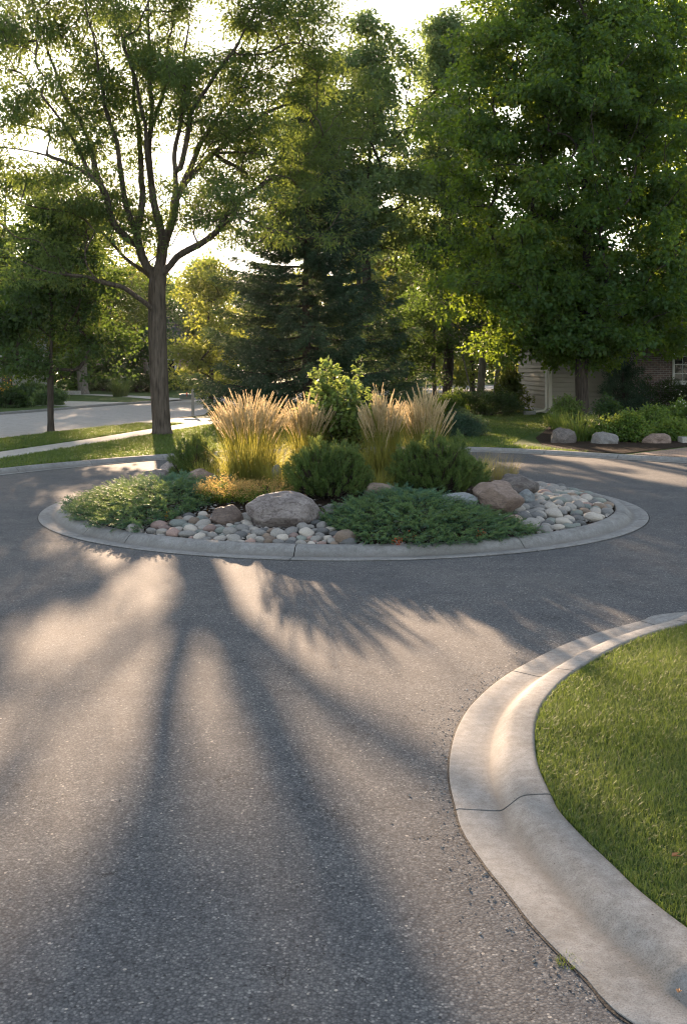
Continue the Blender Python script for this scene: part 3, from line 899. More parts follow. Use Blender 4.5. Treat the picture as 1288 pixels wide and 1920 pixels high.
tree('round_tree', 'small round-headed dark tree on the lawn right of the spruce', (2.75, 47.0), 4.4, 1.1, egg(1.55, 0.4, 0.4, 0.6), 130, 0.09, M['dark'], M['barkd'], 0.12, 0.10, 90, 0.4)
tree('twin_stem_tree', 'thin dark tree with two close stems left of the clump tree', (4.65, 52), 8.0, 3.0, egg(2.2, 0.4, 0.3, 0.6), 130, 0.12, M['dark'], M['barkd'], 0.14, 0.11, 70, 0.5,
     stems=[[(4.65, 52, 0.5), (4.85, 52, 1.2), (5.1, 52.1, 2.4), (5.4, 52, 4)]])
tree('sunlit_tree', 'yellow-green backlit tree seen between the spruce and the broad maple', (4.3, 74), 13.0, 2.0, egg(4.8, 0.4, 0.3, 0.6), 300, 0.25, M['back'], M['barkd'], 0.24, 0.2, 110, 0.75)
tree('sunlit_tree', 'yellow-green rounded tree behind the spruce, left of it', (-8.0, 62), 8.6, 0.9, egg(2.5, 0.35, 0.3, 0.7), 200, 0.15, M['back'], M['barkd'], 0.2, 0.16, 60, 0.6)
tree('street_tree', 'large tree with thick pale trunk on the lawn across the street', (-20.2, 80), 14.5, 3.4, egg(5.4, 0.4, 0.25, 0.6), 420, 0.40, M['back'], M['barkg'], 0.22, 0.18, 70, 0.8)
tree('street_tree', 'spreading green tree over the flower bushes at the left frame edge across the street', (-19.3, 59), 13.6, 3.2, egg(5.2, 0.4, 0.3, 0.7), 420, 0.3, M['locust'], M['barkd'], 0.2, 0.13, 85, 0.62)
tree('street_tree', 'leaning dark tree half hidden behind the forked trunk across the street', (-17.2, 92), 11.0, 2.0, egg(4.2, 0.4, 0.3, 0.6), 240, 0.3, M['dark'], M['barkg'], 0.25, 0.2, 60, 0.8, lean=(-2.2, 0))
GB = 'trees of the far wood'
far = [(-52, 92, 14, 6, 'back'), (-42, 78, 13.5, 5.5, 'dark'), (-36, 98, 14, 6, 'back'), (-29, 70, 12.5, 4.6, 'dark'), (-27, 104, 12, 5.5, 'dark'), (-20, 112, 12, 5, 'tall'), (-14.5, 108, 13.2, 3.6, 'tall'), (-9, 118, 12.5, 5, 'dark'),
       (-3, 104, 12, 5, 'back'), (4, 112, 14, 6, 'dark'), (11, 88, 13, 5, 'back'), (15, 72, 12, 5, 'tall'), (19, 96, 15, 6, 'back'), (24, 66, 14, 5, 'dark'), (30, 84, 15, 6, 'tall'), (40, 80, 14, 6, 'dark'), (50, 95, 15, 6, 'back'), (-64, 84, 14, 6, 'dark')]
fl = ['rounded olive tree at the far left edge of the wood', 'dark bushy tree beyond the street, left of the young tree', 'olive tree deep in the wood on the left', 'dark tree standing over the pale porch house', 'dark low tree deep in the wood behind the street tree',
      'grey-green hazy tree behind the forked trunk', 'grey-green tall hazy tree just right of the forked trunk', 'dark hazy tree behind the sunlit rounded tree', 'olive far tree hidden behind the spruce', 'dark far tree behind the tall pale trees',
      'olive far tree in the gap left of the broad maple', 'grey-green tree behind the clump tree', 'olive far tree behind the broad maple', 'dark tree behind the beige sided house', 'grey-green tree beyond the house roof', 'dark tree at the far right of the wood', 'olive tree at the right end of the wood', 'dark tree beyond the left frame edge']
for (x, y, h, r_, m_), lb in zip(far, fl):
    tree('wood_tree', lb, (x, y), h, 1.4, egg(r_, 0.35, 0.3, 0.75), int(60 * r_), 0.22, M[m_], M['barkd'], 0.34, 0.28, 48, 1.0, group=GB, minr=0.02)

tree('side_tree', 'dark green tree at the right frame edge in front of the brick wing', (15.4, 40.5), 16.0, 2.5, egg(4.2, 0.35, 0.25, 0.7), 520, 0.2, M['maple'], M['barkd'], 0.17, 0.13, 95, 0.55)
# --- spruce
def spruce(label, loc, h, r0):
    t = thing('spruce', label, 'tree', (loc[0], loc[1], 0.08))
    b = MB()
    z = np.linspace(0.05, h, 26)
    b.tube(np.column_stack((loc[0] + 0.03 * np.sin(z), loc[1] + 0 * z, z)), 0.19 * (1 - z / h) + 0.012, 10)
    f = MB()
    P, D = [], []
    zc = 0.55
    while zc < h - 0.1:
        fr = (zc - 0.4) / (h - 0.4)
        Rm = r0 * (1 - fr) ** 0.72 * rng.uniform(0.85, 1.1) + 0.12
        nb_ = int(rng.integers(7, 10))
        a0 = rng.uniform(0, 6.28)
        for q in range(nb_):
            a = a0 + q / nb_ * 6.283 + rng.normal() * 0.18
            L = Rm * rng.uniform(0.7, 1.12)
            o = np.array((math.cos(a), math.sin(a), 0)); s = np.array((-math.sin(a), math.cos(a), 0))
            u = np.linspace(0, 1, 9)
            sag = (0.22 - 0.50 * (1 - fr)) 
            zz_ = zc + L * (sag * u + 0.22 * (1 - fr) * u ** 3 * 1.4)
            Q = np.array((loc[0], loc[1], 0)) + o * (L * u)[:, None] + np.array((0, 0, 1)) * zz_[:, None]
            b.tube(Q, 0.028 * (1 - u) * (0.4 + 0.8 * (1 - fr)) + 0.005, 4)
            m = int(26 + L * 40)
            for k in range(m):
                uu = rng.uniform(0.12, 1.0) ** 0.8
                i = uu * 8; i0 = min(7, int(i)); p = Q[i0] + (Q[i0 + 1] - Q[i0]) * (i - i0)
                side = 1 if rng.uniform() < 0.5 else -1
                ll = (0.16 + 0.42 * (1 - uu)) * L * 0.5 + 0.10
                d = unit(o * rng.uniform(0.5, 1.0) + s * side * rng.uniform(0.3, 0.95) + np.array((0, 0, rng.uniform(-0.30, 0.06))))
                nn = max(3, int(ll / 0.055))
                tt = rng.uniform(0.1, 1, nn)
                droop = np.array((0, 0, -0.28)) * (tt ** 2)[:, None] * ll
                P.append(p + d * (tt * ll)[:, None] + droop)
                D.append(np.repeat(d[None], nn, 0))
        zc += 0.40 - 0.10 * fr
    P = np.vstack(P); D = np.vstack(D)
    n = len(P)
    dd = unit(D * 0.9 + rvec(n) * 0.62 + np.array((0, 0, -0.12)))
    cards(f, P, dd, rvec(n), rng.uniform(0.10, 0.19, n), rng.uniform(0.022, 0.042, n), 0.4)
    b.build('trunk', M['barkd'], t, True)
    f.build('crown', M['spruce'], t)
    return n
spruce('broad dark spruce with drooping boughs reaching the ground behind the island', (-1.35, 37.5), 11.6, 4.15)

def far_mass():
    n = 2600
    x = rng.uniform(-150, 150, n); y = rng.uniform(128, 150, n)
    top = np.array([7.5 + 4.5 * noise.noise(Vector((a_ * 0.07, 0.0, 2.0))) + 2.0 * noise.noise(Vector((a_ * 0.23, 5.0, 2.0))) for a_ in x])
    C = np.column_stack((x, y, top * rng.uniform(0.02, 1.0, n) ** 0.8))
    f = MB(); foliage(f, C, 1.9, 40, 0.62, 0.5, 0.2, 0.7)
    tag(f.build('distant_woods', M['dark']), 'far dark line of trees closing the view behind everything', 'woods', None, 'stuff')
far_mass()

# ------------------------------------------------------------------ shrubs and hedges
def shrub(name, label, c, rx, ry, h, n, leaf, L, W, per=30, group=None, cat='shrub', zb=None, rad=0.14, droop=0.2, boxy=0.0, shell=0.35):
    zb = (mound(c[0], c[1]) if math.hypot(c[0] - CX, c[1] - CY) < 4 else 0.09) if zb is None else zb
    t = thing(name, label, cat, (c[0], c[1], zb), group)
    a = rng.uniform(0, 6.283, n); u = rng.uniform(0, 1, n) ** shell; v = rng.uniform(0.02, 1, n)
    el = np.arcsin(v ** (0.8))
    ex = np.cos(el) ** (1 - 0.7 * boxy)
    lump = 1 + 0.16 * np.sin(3 * a + c[0] * 7) + 0.10 * np.sin(7 * a + 3 * v + c[1])
    C = np.column_stack((c[0] + rx * np.cos(a) * ex * u * lump, c[1] + ry * np.sin(a) * ex * u * lump, zb + h * np.maximum(0.05, np.sin(el) * (0.55 + 0.45 * u) * (0.9 + 0.15 * np.sin(5 * a)))))
    st = MB()
    for i in rng.choice(n, min(n, 60), replace=False):
        p0 = np.array((c[0] + (C[i, 0] - c[0]) * 0.12, c[1] + (C[i, 1] - c[1]) * 0.12, zb - 0.02)); p2 = C[i]; p1 = (p0 + p2) / 2 + np.array((0, 0, 0.15 * h))
        uu = np.linspace(0, 1, 6)[:, None]
        st.tube((1 - uu) ** 2 * p0 + 2 * uu * (1 - uu) * p1 + uu ** 2 * p2, np.linspace(0.012, 0.004, 6) * max(0.5, min(1.5, h)), 4)
    st.build('stems', M['barkd'], t, True)
    f = MB(); foliage(f, C, rad, per, L, W, droop, 0.8, 0.7)
    f.build('foliage', leaf, t)
    return t

# island leafy shrub with tall shoots
def leafy_shrub():
    c = (-0.06, 16.45); zb = float(mound(*c))
    t = thing('leafy_shrub', 'tall loose green leafy shrub rising behind the plumed grasses in the island', 'shrub', (c[0], c[1], zb))
    st, f = MB(), MB()
    P, D = [], []
    for k in range(95):
        a = rng.uniform(0, 6.28); sp = rng.uniform(0.05, 0.78); hh = rng.uniform(0.8, 1.4) * (1.15 - 0.45 * sp)
        if k < 12: hh = rng.uniform(1.35, 1.78); sp = rng.uniform(0.05, 0.4); a = rng.uniform(-0.8, 0.8) + (0 if k < 4 else math.pi)
        u = np.linspace(0, 1, 10)
        Q = np.column_stack((c[0] + np.cos(a) * (0.06 + sp * u ** 1.3) + 0.03 * np.sin(u * 9 + k), c[1] + np.sin(a) * (0.06 + sp * u ** 1.3), zb + hh * u))
        st.tube(Q, 0.009 * (1 - u) + 0.003, 4)
        m = int(26 * hh)
        uu = rng.uniform(0.18, 1.0, m) ** 0.8
        i = np.minimum(8, (uu * 9).astype(int)); p = Q[i] + (Q[i + 1] - Q[i]) * (uu * 9 - i)[:, None]
        d = unit(np.column_stack((rng.normal(size=(m, 2)), rng.uniform(-0.5, 0.7, m))))
        P.append(p + d * 0.03); D.append(d)
    P = np.vstack(P); D = np.vstack(D); n = len(P)
    s = rng.uniform(0.07, 0.125, n)
    cards(f, P, D, unit(np.array((0, 0, 0.8)) + rvec(n) * 0.6), s, s * 0.72, 0.42, 0.08)
    cards(f, P + rvec(n) * 0.09, unit(D + rvec(n)), unit(np.array((0, 0, 0.8)) + rvec(n) * 0.6), s, s * 0.7, 0.42, 0.08)
    cards(f, P + rvec(n) * 0.06, unit(D + rvec(n) * 0.8), unit(np.array((0, 0, 0.8)) + rvec(n) * 0.6), s * 0.9, s * 0.66, 0.42, 0.08)
    st.build('stems', M['barkd'], t, True); f.build('foliage', M['shrub'], t)
leafy_shrub()

def mugo(label, c, rx, ry, h, n):
    zb = float(mound(*c))
    t = thing('mugo_pine', label, 'pine shrub', (c[0], c[1], zb), 'dwarf pines in the island')
    f, st = MB(), MB()
    nn = 80
    a = rng.uniform(0, 6.283, n); v = rng.uniform(0.0, 1, n); el = np.arcsin(np.clip(v, 0, 1)) 
    u = np.where(rng.uniform(size=n) < 0.72, rng.uniform(0.84, 1.04, n), rng.uniform(0.45, 0.84, n))
    lump = 1 + 0.13 * np.sin(4 * a + c[0] * 5) + 0.10 * np.sin(6 * el + 3 * a)
    O = np.column_stack((np.cos(a) * np.cos(el), np.sin(a) * np.cos(el), np.sin(el)))
    P0 = np.array((c[0], c[1], zb + 0.04)) + O * np.array((rx, ry, h)) * (u * lump)[:, None] * 0.86
    Dv = unit(O * 0.75 + np.array((0, 0, 0.75)) + rvec(n) * 0.25)
    Ls = rng.uniform(0.07, 0.13, n)
    for i in range(0, n, 3):
        p0 = np.array((c[0], c[1], zb)); uu = np.linspace(0.1, 1, 5)[:, None]
        st.tube(p0 + (P0[i] - p0) * uu - np.array((0, 0, 0.1 * h)) * np.sin(uu * np.pi), np.linspace(0.016, 0.006, 5), 4)
    idx = np.repeat(np.arange(n), nn)
    tpos = rng.uniform(0.0, 1.0, n * nn)
    d = Dv[idx]
    rad = unit(np.cross(d, rvec(n * nn)))
    ang = R(38) + (1 - tpos) * R(22)
    nd = unit(d * np.cos(ang)[:, None] + rad * np.sin(ang)[:, None])
    P = P0[idx] + d * (tpos * Ls[idx])[:, None]
    cards(f, P, nd, unit(np.cross(nd, rad) + rvec(n * nn) * 0.5), rng.uniform(0.038, 0.062, n * nn), 0.0058, 0.4)
    st.build('stems', M['barkd'], t, True); f.build('needles', M['mugo'], t)
mugo('rounded green dwarf pine behind the big pale boulder, centre of the island', (-0.21, 13.95), 0.66, 0.6, 0.68, 800)
mugo('wide dark green dwarf pine on the shaded right of the island', (1.28, 14.45), 0.72, 0.62, 0.72, 900)
mugo('small dwarf pine beside the pale boulders at the left rear of the island', (-2.36, 16.5), 0.42, 0.40, 0.68, 380)

def juniper(label, poly, hc, hmax, n, drift):
    c = np.mean(np.array(poly), 0)
    zb = float(mound(*c))
    t = thing('creeping_juniper', label, 'juniper', (c[0], c[1], zb), 'creeping junipers at the island edge')
    p = sample_poly(poly, n)
    q = np.array(poly)
    # distance to outline, for the height
    seg = np.vstack((q, q[:1]))
    dm = np.full(n, 9.0)
    for i in range(len(q)):
        A_, B_ = seg[i], seg[i + 1]; ab = B_ - A_
        tt = np.clip(((p - A_) @ ab) / (ab @ ab), 0, 1)
        dm = np.minimum(dm, np.linalg.norm(p - (A_ + tt[:, None] * ab), axis=1))
    hh = hmax * np.clip(dm / 0.55, 0.12, 1) ** 0.6
    lumps = np.array([0.09 * noise.noise(Vector((x * 2.6, y * 2.6, 4.0))) for x, y in p])
    lay = rng.uniform(0.35, 1.0, n)
    z = mound(p[:, 0], p[:, 1]) + (hh + lumps * (hh / hmax)) * lay + 0.015
    dh = unit(np.column_stack((p - np.array(hc), np.zeros(n)))) 
    dh = unit(dh * 0.8 + np.array(drift + (0,)) * 0.5 + rng.normal(size=(n, 3)) * np.array((0.45, 0.45, 0)))
    D = unit(dh + np.array((0, 0, 1)) * rng.uniform(0.05, 0.75, n)[:, None])
    L = rng.uniform(0.14, 0.30, n)
    k = 34
    idx = np.repeat(np.arange(n), k)
    u = np.tile(np.linspace(0.05, 1, k), n)
    side = np.tile(np.where(np.arange(k) % 2 == 0, 1.0, -1.0), n)
    S = unit(np.cross(D, np.array((0, 0, 1.0)) + rvec(n) * 0.4))
    d = D[idx]; s = S[idx]
    up = np.cross(s, d)
    P = np.column_stack((p, z))[idx] - dh[idx] * (L[idx] * 0.4)[:, None] + d * (u * L[idx])[:, None] + np.array((0, 0, -0.10)) * ((u ** 2) * L[idx])[:, None]
    nd = unit(d * 0.85 + s * (side * rng.uniform(0.3, 0.95, n * k))[:, None] + up * rng.normal(size=(n * k, 1)) * 0.45)
    f = MB()
    cards(f, P, nd, unit(up + rvec(n * k) * 0.6), (0.075 * (1 - 0.65 * u)) * rng.uniform(0.7, 1.2, n * k), 0.0095, 0.4)
    st = MB()
    for i in range(0, n, 12):
        b0 = np.array((hc[0], hc[1], float(mound(hc[0], hc[1])) + 0.03)); e = np.array((p[i, 0], p[i, 1], z[i] - 0.02))
        uu = np.linspace(0.15, 1, 6)[:, None]
        st.tube(b0 + (e - b0) * uu, np.linspace(0.011, 0.004, 6), 4)
    st.build('stems', M['barkd'], t, True); f.build('sprays', M['juniper'], t)
JL = [(-3.98, 14.7), (-3.62, 13.6), (-3.0, 12.75), (-2.5, 12.42), (-2.18, 12.9), (-1.82, 13.45), (-1.6, 14.2), (-1.75, 15.2), (-2.4, 15.75), (-3.1, 15.95), (-3.8, 15.7)]
JR = [(-0.33, 12.65), (0.0, 11.95), (0.3, 11.62), (0.9, 11.5), (1.5, 11.72), (2.05, 12.1), (2.38, 12.5), (2.0, 12.95), (1.6, 13.4), (1.15, 13.95), (0.7, 13.95), (0.3, 13.5), (-0.05, 13.1)]
juniper('low spreading green juniper filling the left end of the island', JL, (-2.6, 14.5), 0.22, 1500, (-0.4, -0.3))
juniper('low spreading blue-green juniper spilling over the front right of the curb', JR, (0.9, 13.1), 0.19, 1500, (0.1, -0.8))

def reed(label, c, n, rb, rt, h):
    zb = float(mound(*c))
    t = thing('feather_reed_grass', label, 'ornamental grass', (c[0], c[1], zb), 'plumed grasses in the island')
    f = MB()
    m = n * 5
    a = rng.uniform(0, 6.283, m); rr_ = rb * np.sqrt(rng.uniform(0, 1, m))
    P = np.column_stack((c[0] + rr_ * np.cos(a), c[1] + rr_ * np.sin(a), np.full(m, zb - 0.02)))
    a2 = a + rng.normal(size=m) * 0.7
    blades(f, P, np.column_stack((np.cos(a2), np.sin(a2))), rng.uniform(0.40, 0.92, m) * h * 0.78, rng.uniform(0.005, 0.009, m), rng.uniform(0.1, 1.0, m) ** 1.6 * 1.25 + 0.05, 6)
    # stems
    a = rng.uniform(0, 6.283, n); q = np.sqrt(rng.uniform(0, 1, n))
    P = np.column_stack((c[0] + rb * 0.8 * q * np.cos(a), c[1] + rb * 0.8 * q * np.sin(a), np.full(n, zb)))
    lean = np.maximum(0, (q * rt - q * rb * 0.8) / h * 1.5 + rng.normal(size=n) * 0.05)
    L = h * (1.04 - 0.24 * q + rng.normal(size=n) * 0.075)
    st = MB()
    tips = []
    dirs = []
    for i in range(n):
        hd = np.array((math.cos(a[i]), math.sin(a[i]), 0)) + rng.normal(size=3) * np.array((0.15, 0.15, 0))
        u = np.linspace(0, 1, 6)
        Q = P[i] + hd * (L[i] * lean[i] * u ** 1.3)[:, None] + np.array((0, 0, 1)) * (L[i] * u)[:, None]
        st.tube(Q, np.linspace(0.0028, 0.0016, 6), 3)
        tips.append(Q[-1]); dirs.append(unit(Q[-1] - Q[-2] + hd * 0.05 * L[i]))
    tips = np.array(tips); dirs = np.array(dirs)
    # plumes: narrow spindles of fine bristles
    pl = MB()
    k = 46
    idx = np.repeat(np.arange(n), k); u = np.tile(np.linspace(0, 1, k), n)
    pll = rng.uniform(0.26, 0.40, n)[idx]
    d = dirs[idx]
    B = tips[idx] - d * (pll * (1 - u) * 0.85)[:, None] + d * (pll * 0.12 * u)[:, None]
    rad = unit(np.cross(d, rvec(n * k)))
    nd = unit(d + rad * (0.10 + 0.22 * np.sin(np.pi * np.clip(u, 0.02, 1)) ** 0.7)[:, None])
    cards(pl, B, nd, rad, (0.030 + 0.035 * np.sin(np.pi * u)), 0.0085, 0.4)
    f.build('blades', M['reed'], t)
    st.build('stems', M['reed'], t)
    pl.build('plumes', M['plume'], t)
reed('widest feather reed grass with sunlit buff plumes, left end of the row', (-1.38, 15.3), 270, 0.36, 0.52, 1.22)
reed('slim feather reed grass with buff plumes left of the leafy shrub', (-0.56, 15.9), 150, 0.24, 0.36, 1.10)
reed('feather reed grass with pinkish shaded plumes just right of the leafy shrub', (0.58, 15.3), 190, 0.27, 0.34, 1.16)
reed('feather reed grass with arching stray stems, right end of the row', (1.24, 15.9), 190, 0.28, 0.38, 1.2)

def tuft(name, label, c, n, h, rb, wd, mat, bend=1.0, cat='ornamental grass', group=None, zb=None, nm='blades'):
    zb = (float(mound(*c)) if math.hypot(c[0] - CX, c[1] - CY) < 4 else 0.095) if zb is None else zb
    f = MB()
    a = rng.uniform(0, 6.283, n); q = rb * np.sqrt(rng.uniform(0, 1, n))
    P = np.column_stack((q * np.cos(a), q * np.sin(a), np.full(n, -0.01)))
    a2 = a + rng.normal(size=n) * 0.6
    blades(f, P, np.column_stack((np.cos(a2), np.sin(a2))), rng.uniform(0.5, 1.05, n) * h, rng.uniform(0.7, 1.2, n) * wd, rng.uniform(0.15, 1.1, n) * bend, 5)
    t = thing(name, label, cat, (c[0], c[1], zb), group)
    V = f
    V.V = [v + np.array((c[0], c[1], zb)) for v in V.V]
    V.build(nm, mat, t)
    return t
tuft('fescue_grass', 'fine wispy dry grass tuft behind the brown boulder at the right rear', (2.55, 17.2), 480, 0.55, 0.34, 0.006, M['drygrass'], 0.9)
for _c, _h, _l in [((-1.95, 15.75), 0.5, 'low arching green grass left of the widest plumed grass'), ((-1.05, 16.7), 0.55, 'low green grass behind the two left plumed grasses'),
                   ((0.25, 15.6), 0.55, 'low green grass at the foot of the leafy shrub'), ((0.95, 15.3), 0.55, 'low green grass between the two right plumed grasses'), ((1.95, 16.3), 0.5, 'low green grass behind the wide dark dwarf pine'),
                   ((-0.75, 14.75), 0.42, 'low green grass left of the central dwarf pine'), ((0.45, 14.35), 0.42, 'low green grass in the dip between the two big dwarf pines')]:
    tuft('meadow_grass', _l, _c, 420, _h, 0.34, 0.0065, M['reed'], 1.2, group='low grasses of the island')
tuft('fescue_grass', 'thin arching green grass between the two left plumed grasses', (-0.98, 14.9), 240, 0.6, 0.22, 0.006, M['reed'], 1.4)

def sedum(label, c, rx, ry, n, mat, h):
    zb = float(mound(*c))
    t = thing('stonecrop', label, 'flowers', (c[0], c[1], zb), 'tan flowers in the island')
    st, fl, lf = MB(), MB(), MB()
    a = rng.uniform(0, 6.283, n); q = np.sqrt(rng.uniform(0, 1, n))
    P = np.column_stack((c[0] + rx * q * np.cos(a), c[1] + ry * q * np.sin(a), np.full(n, zb)))
    hh = h * rng.uniform(0.6, 1.1, n) * (1.1 - 0.5 * q)
    T = P + np.column_stack((0.1 * np.cos(a), 0.1 * np.sin(a), hh))
    for i in range(n):
        st.tube([P[i], (P[i] + T[i]) / 2 + (0.01, 0, 0.01), T[i]], [0.0035, 0.003, 0.002], 3)
    k = 26
    idx = np.repeat(np.arange(n), k)
    g = rng.normal(size=(n * k, 3)) * np.array((0.026, 0.026, 0.030))
    cards(fl, T[idx] + g, unit(rvec(n * k) + np.array((0, 0, 0.5))), rvec(n * k), 0.018, 0.012)
    k = 14
    idx = np.repeat(np.arange(n), k)
    u = rng.uniform(0.05, 0.8, n * k)[:, None]
    cards(lf, P[idx] + (T - P)[idx] * u, unit(rvec(n * k) + np.array((0, 0, 0.3))), unit(rvec(n * k) + np.array((0, 0, 1))), 0.045, 0.018)
    st.build('stems', M['reed'], t); fl.build('blossoms', mat, t); lf.build('leaves', M['bright'], t)
sedum('sunlit tan flowering stonecrop in front of the widest plumed grass', (-1.62, 14.0), 0.30, 0.34, 130, M['sedum'], 0.30)
sedum('shaded dull tan flowering stonecrop left of the central dwarf pine', (-1.05, 13.75), 0.36, 0.34, 150, M['sedum'], 0.28)

# ------------------------------------------------------------------ boulders and river stones
ROCKC = dict(
    pale=rockmat('rock_pale_grey', (0.13, 0.112, 0.108), (0.30, 0.275, 0.265), (0.085, 0.066, 0.066), 0.75),
    brown=rockmat('rock_brown', (0.13, 0.095, 0.080), (0.24, 0.185, 0.155), (0.07, 0.055, 0.05)),
    tan=rockmat('rock_tan', (0.22, 0.17, 0.13), (0.36, 0.29, 0.22), (0.14, 0.10, 0.08)),
    blue=rockmat('rock_blue_grey', (0.14, 0.16, 0.175), (0.25, 0.275, 0.29), (0.10, 0.11, 0.12)),
    dark=rockmat('rock_dark', (0.055, 0.050, 0.050), (0.13, 0.115, 0.11), (0.20, 0.18, 0.17)),
    grey=rockmat('rock_grey', (0.16, 0.155, 0.15), (0.27, 0.26, 0.25), (0.10, 0.10, 0.10)),
)
PEBC = dict(
    pale=rockmat('stone_pale', (0.34, 0.32, 0.29), (0.50, 0.47, 0.43), (0.30, 0.28, 0.26), 0.4, 3.0),
    grey=rockmat('stone_grey', (0.18, 0.18, 0.175), (0.30, 0.295, 0.285), (0.36, 0.35, 0.34), 0.4, 3.0),
    green=rockmat('stone_green_grey', (0.14, 0.165, 0.155), (0.25, 0.28, 0.26), (0.32, 0.34, 0.32), 0.4, 3.0),
    brown=rockmat('stone_brown', (0.16, 0.125, 0.10), (0.29, 0.23, 0.18), (0.10, 0.08, 0.07), 0.4, 3.0),
    rose=rockmat('stone_rose', (0.22, 0.15, 0.135), (0.35, 0.255, 0.225), (0.42, 0.34, 0.31), 0.4, 3.0),
    slate=rockmat('stone_slate', (0.075, 0.08, 0.085), (0.15, 0.155, 0.16), (0.28, 0.28, 0.28), 0.4, 3.0),
)
def rock_mesh(seed, mat, sub=4, amp=0.22, freq=1.1, flatn=5):
    bm = bmesh.new()
    bmesh.ops.create_icosphere(bm, subdivisions=sub, radius=1.0)
    rs = np.random.default_rng(seed)
    pl = [(Vector(unit(rs.normal(size=3))), rs.uniform(0.72, 0.92)) for _ in range(flatn)]
    off = Vector(rs.uniform(-20, 20, 3))
    for v in bm.verts:
        d = v.co.normalized()
        p = d * (1 + amp * fbm(d * freq + off, 2))
        for n_, k_ in pl:
            e = p.dot(n_) - k_
            if e > 0: p = p - n_ * e * 0.8
        p = p * (1 + 0.05 * amp * fbm(d * 5 + off, 3) * 2)
        v.co = p
    me = bpy.data.meshes.new('rock')
    bm.to_mesh(me); bm.free()
    me.polygons.foreach_set('use_smooth', np.full(len(me.polygons), True))
    me.materials.append(mat)
    co = np.zeros(len(me.vertices) * 3, np.float32); me.vertices.foreach_get('co', co)
    c = co.reshape(-1, 3); c -= (c.max(0) + c.min(0)) / 2; c /= np.abs(c).max(0)
    me.vertices.foreach_set('co', c.ravel()); me.update()
    return me

def boulder(label, x, y, w_, h_, Y, m, seed, dfac=0.75, rz=0.0, tilt=0.0, group='boulders of the island', amp=0.24, sink=0.25):
    p = px(x, y, Y)
    k = Y / FPX
    me = rock_mesh(seed, ROCKC[m], 5, amp)
    me.name = 'boulder'
    o = bpy.data.objects.new('boulder', me)
    hz = h_ * k / 2
    # the base goes a little into the ground
    o.scale = (w_ * k / 2, w_ * k / 2 * dfac, hz * (1 + sink))
    o.location = (p[0], Y, p[2] - hz * sink)
    o.rotation_euler = (0, tilt, rz)
    COL.objects.link(o)
    return tag(o, label, 'boulder', group)
boulder('biggest pale grey boulder with mauve veins at the front of the island', 530, 957, 142, 72, 12.65, 'pale', 21, 0.7, 0.0, 0.06)
boulder('reddish brown low boulder left of the biggest pale boulder', 427, 966, 64, 40, 12.75, 'brown', 22, 0.8)
boulder('rounded mauve grey boulder beside the tan flowers', 376, 896, 54, 36, 15.0, 'brown', 23)
boulder('taller pale boulder below the small dwarf pine at the left rear', 326, 886, 62, 44, 16.7, 'pale', 24)
boulder('outermost low pale boulder at the left rear of the island', 294, 895, 58, 32, 16.3, 'pale', 25)
boulder('flat grey slab boulder between the biggest boulder and the blue-green juniper', 634, 953, 56, 20, 13.1, 'grey', 26)
boulder('flat tan boulder between the central and right dwarf pines', 712, 917, 62, 24, 13.75, 'tan', 27)
boulder('blue-grey domed boulder under the right dwarf pine', 862, 939, 70, 32, 13.35, 'blue', 28)
boulder('large rounded brown boulder beside the river stones', 936, 928, 98, 54, 13.45, 'brown', 29, 0.8, 0.2, 0.08)
boulder('dark streaked boulder behind the large brown one', 968, 908, 84, 40, 14.5, 'dark', 30)
boulder('small blue-grey boulder wedged beside the large brown one', 986, 930, 34, 28, 14.2, 'blue', 31)
boulder('small grey boulder peeping out beside the central dwarf pine', 518, 884, 20, 26, 14.9, 'grey', 32)

pvar = [[rock_mesh(100 + i * 10 + j, mt, 3, 0.20, 0.9, 3) for i in range(5)] for j, mt in enumerate(PEBC.values())]
tones = list(PEBC.keys())
TN = dict(pale='pale cream', grey='mid grey', green='greenish grey', brown='warm brown', rose='rosy', slate='dark slate grey')
stones = []
def stone(x, y, r_, j, label, group, lift=0.0, el=None):
    me = pvar[j][rng.integers(5)]
    o = bpy.data.objects.new('river_stone', me)
    el = el or rng.uniform(1.0, 1.35)
    zr = r_ * rng.uniform(0.55, 0.8)
    o.scale = (r_ * el, r_ / el ** 0.4, zr)
    o.location = (x, y, float(mound(x, y)) + zr * 0.55 + lift)
    o.rotation_euler = (rng.normal() * 0.15, rng.normal() * 0.15, rng.uniform(0, 3.14))
    COL.objects.link(o)
    tag(o, label, 'stone', group)
    stones.append((x, y, r_))
    return o
ROCKS = [(o.location.x, o.location.y, max(o.scale.x, o.scale.y) * 0.8) for o in bpy.data.objects if o.name.startswith('boulder')]
def pack(poly, nmax, rmin, rmax, place, cond, avoid):
    placed = []
    for it in range(9000):
        if len(placed) >= nmax: break
        p = sample_poly(poly, 1)[0]
        fr = 1 - it / 9000
        r_ = rmin + (rmax - rmin) * fr * rng.uniform(0.35, 1.0)
        if not cond(p, r_): continue
        if any((p[0] - q[0]) ** 2 + (p[1] - q[1]) ** 2 < (0.86 * (r_ + q[2])) ** 2 for q in placed): continue
        if any((p[0] - q[0]) ** 2 + (p[1] - q[1]) ** 2 < (q[2] + r_ * 0.5) ** 2 for q in ROCKS): continue
        if any(inpoly(p[None], a_)[0] for a_ in avoid): continue
        placed.append((p[0], p[1], r_))
        j = int(rng.choice(6, p=place[2]))
        stone(p[0], p[1], r_, j, place[0] % TN[tones[j]], place[1] % TN[tones[j]])
    return placed
inr = lambda p, r_: math.hypot(p[0] - CX, p[1] - CY) < 3.97 - r_ * 0.8
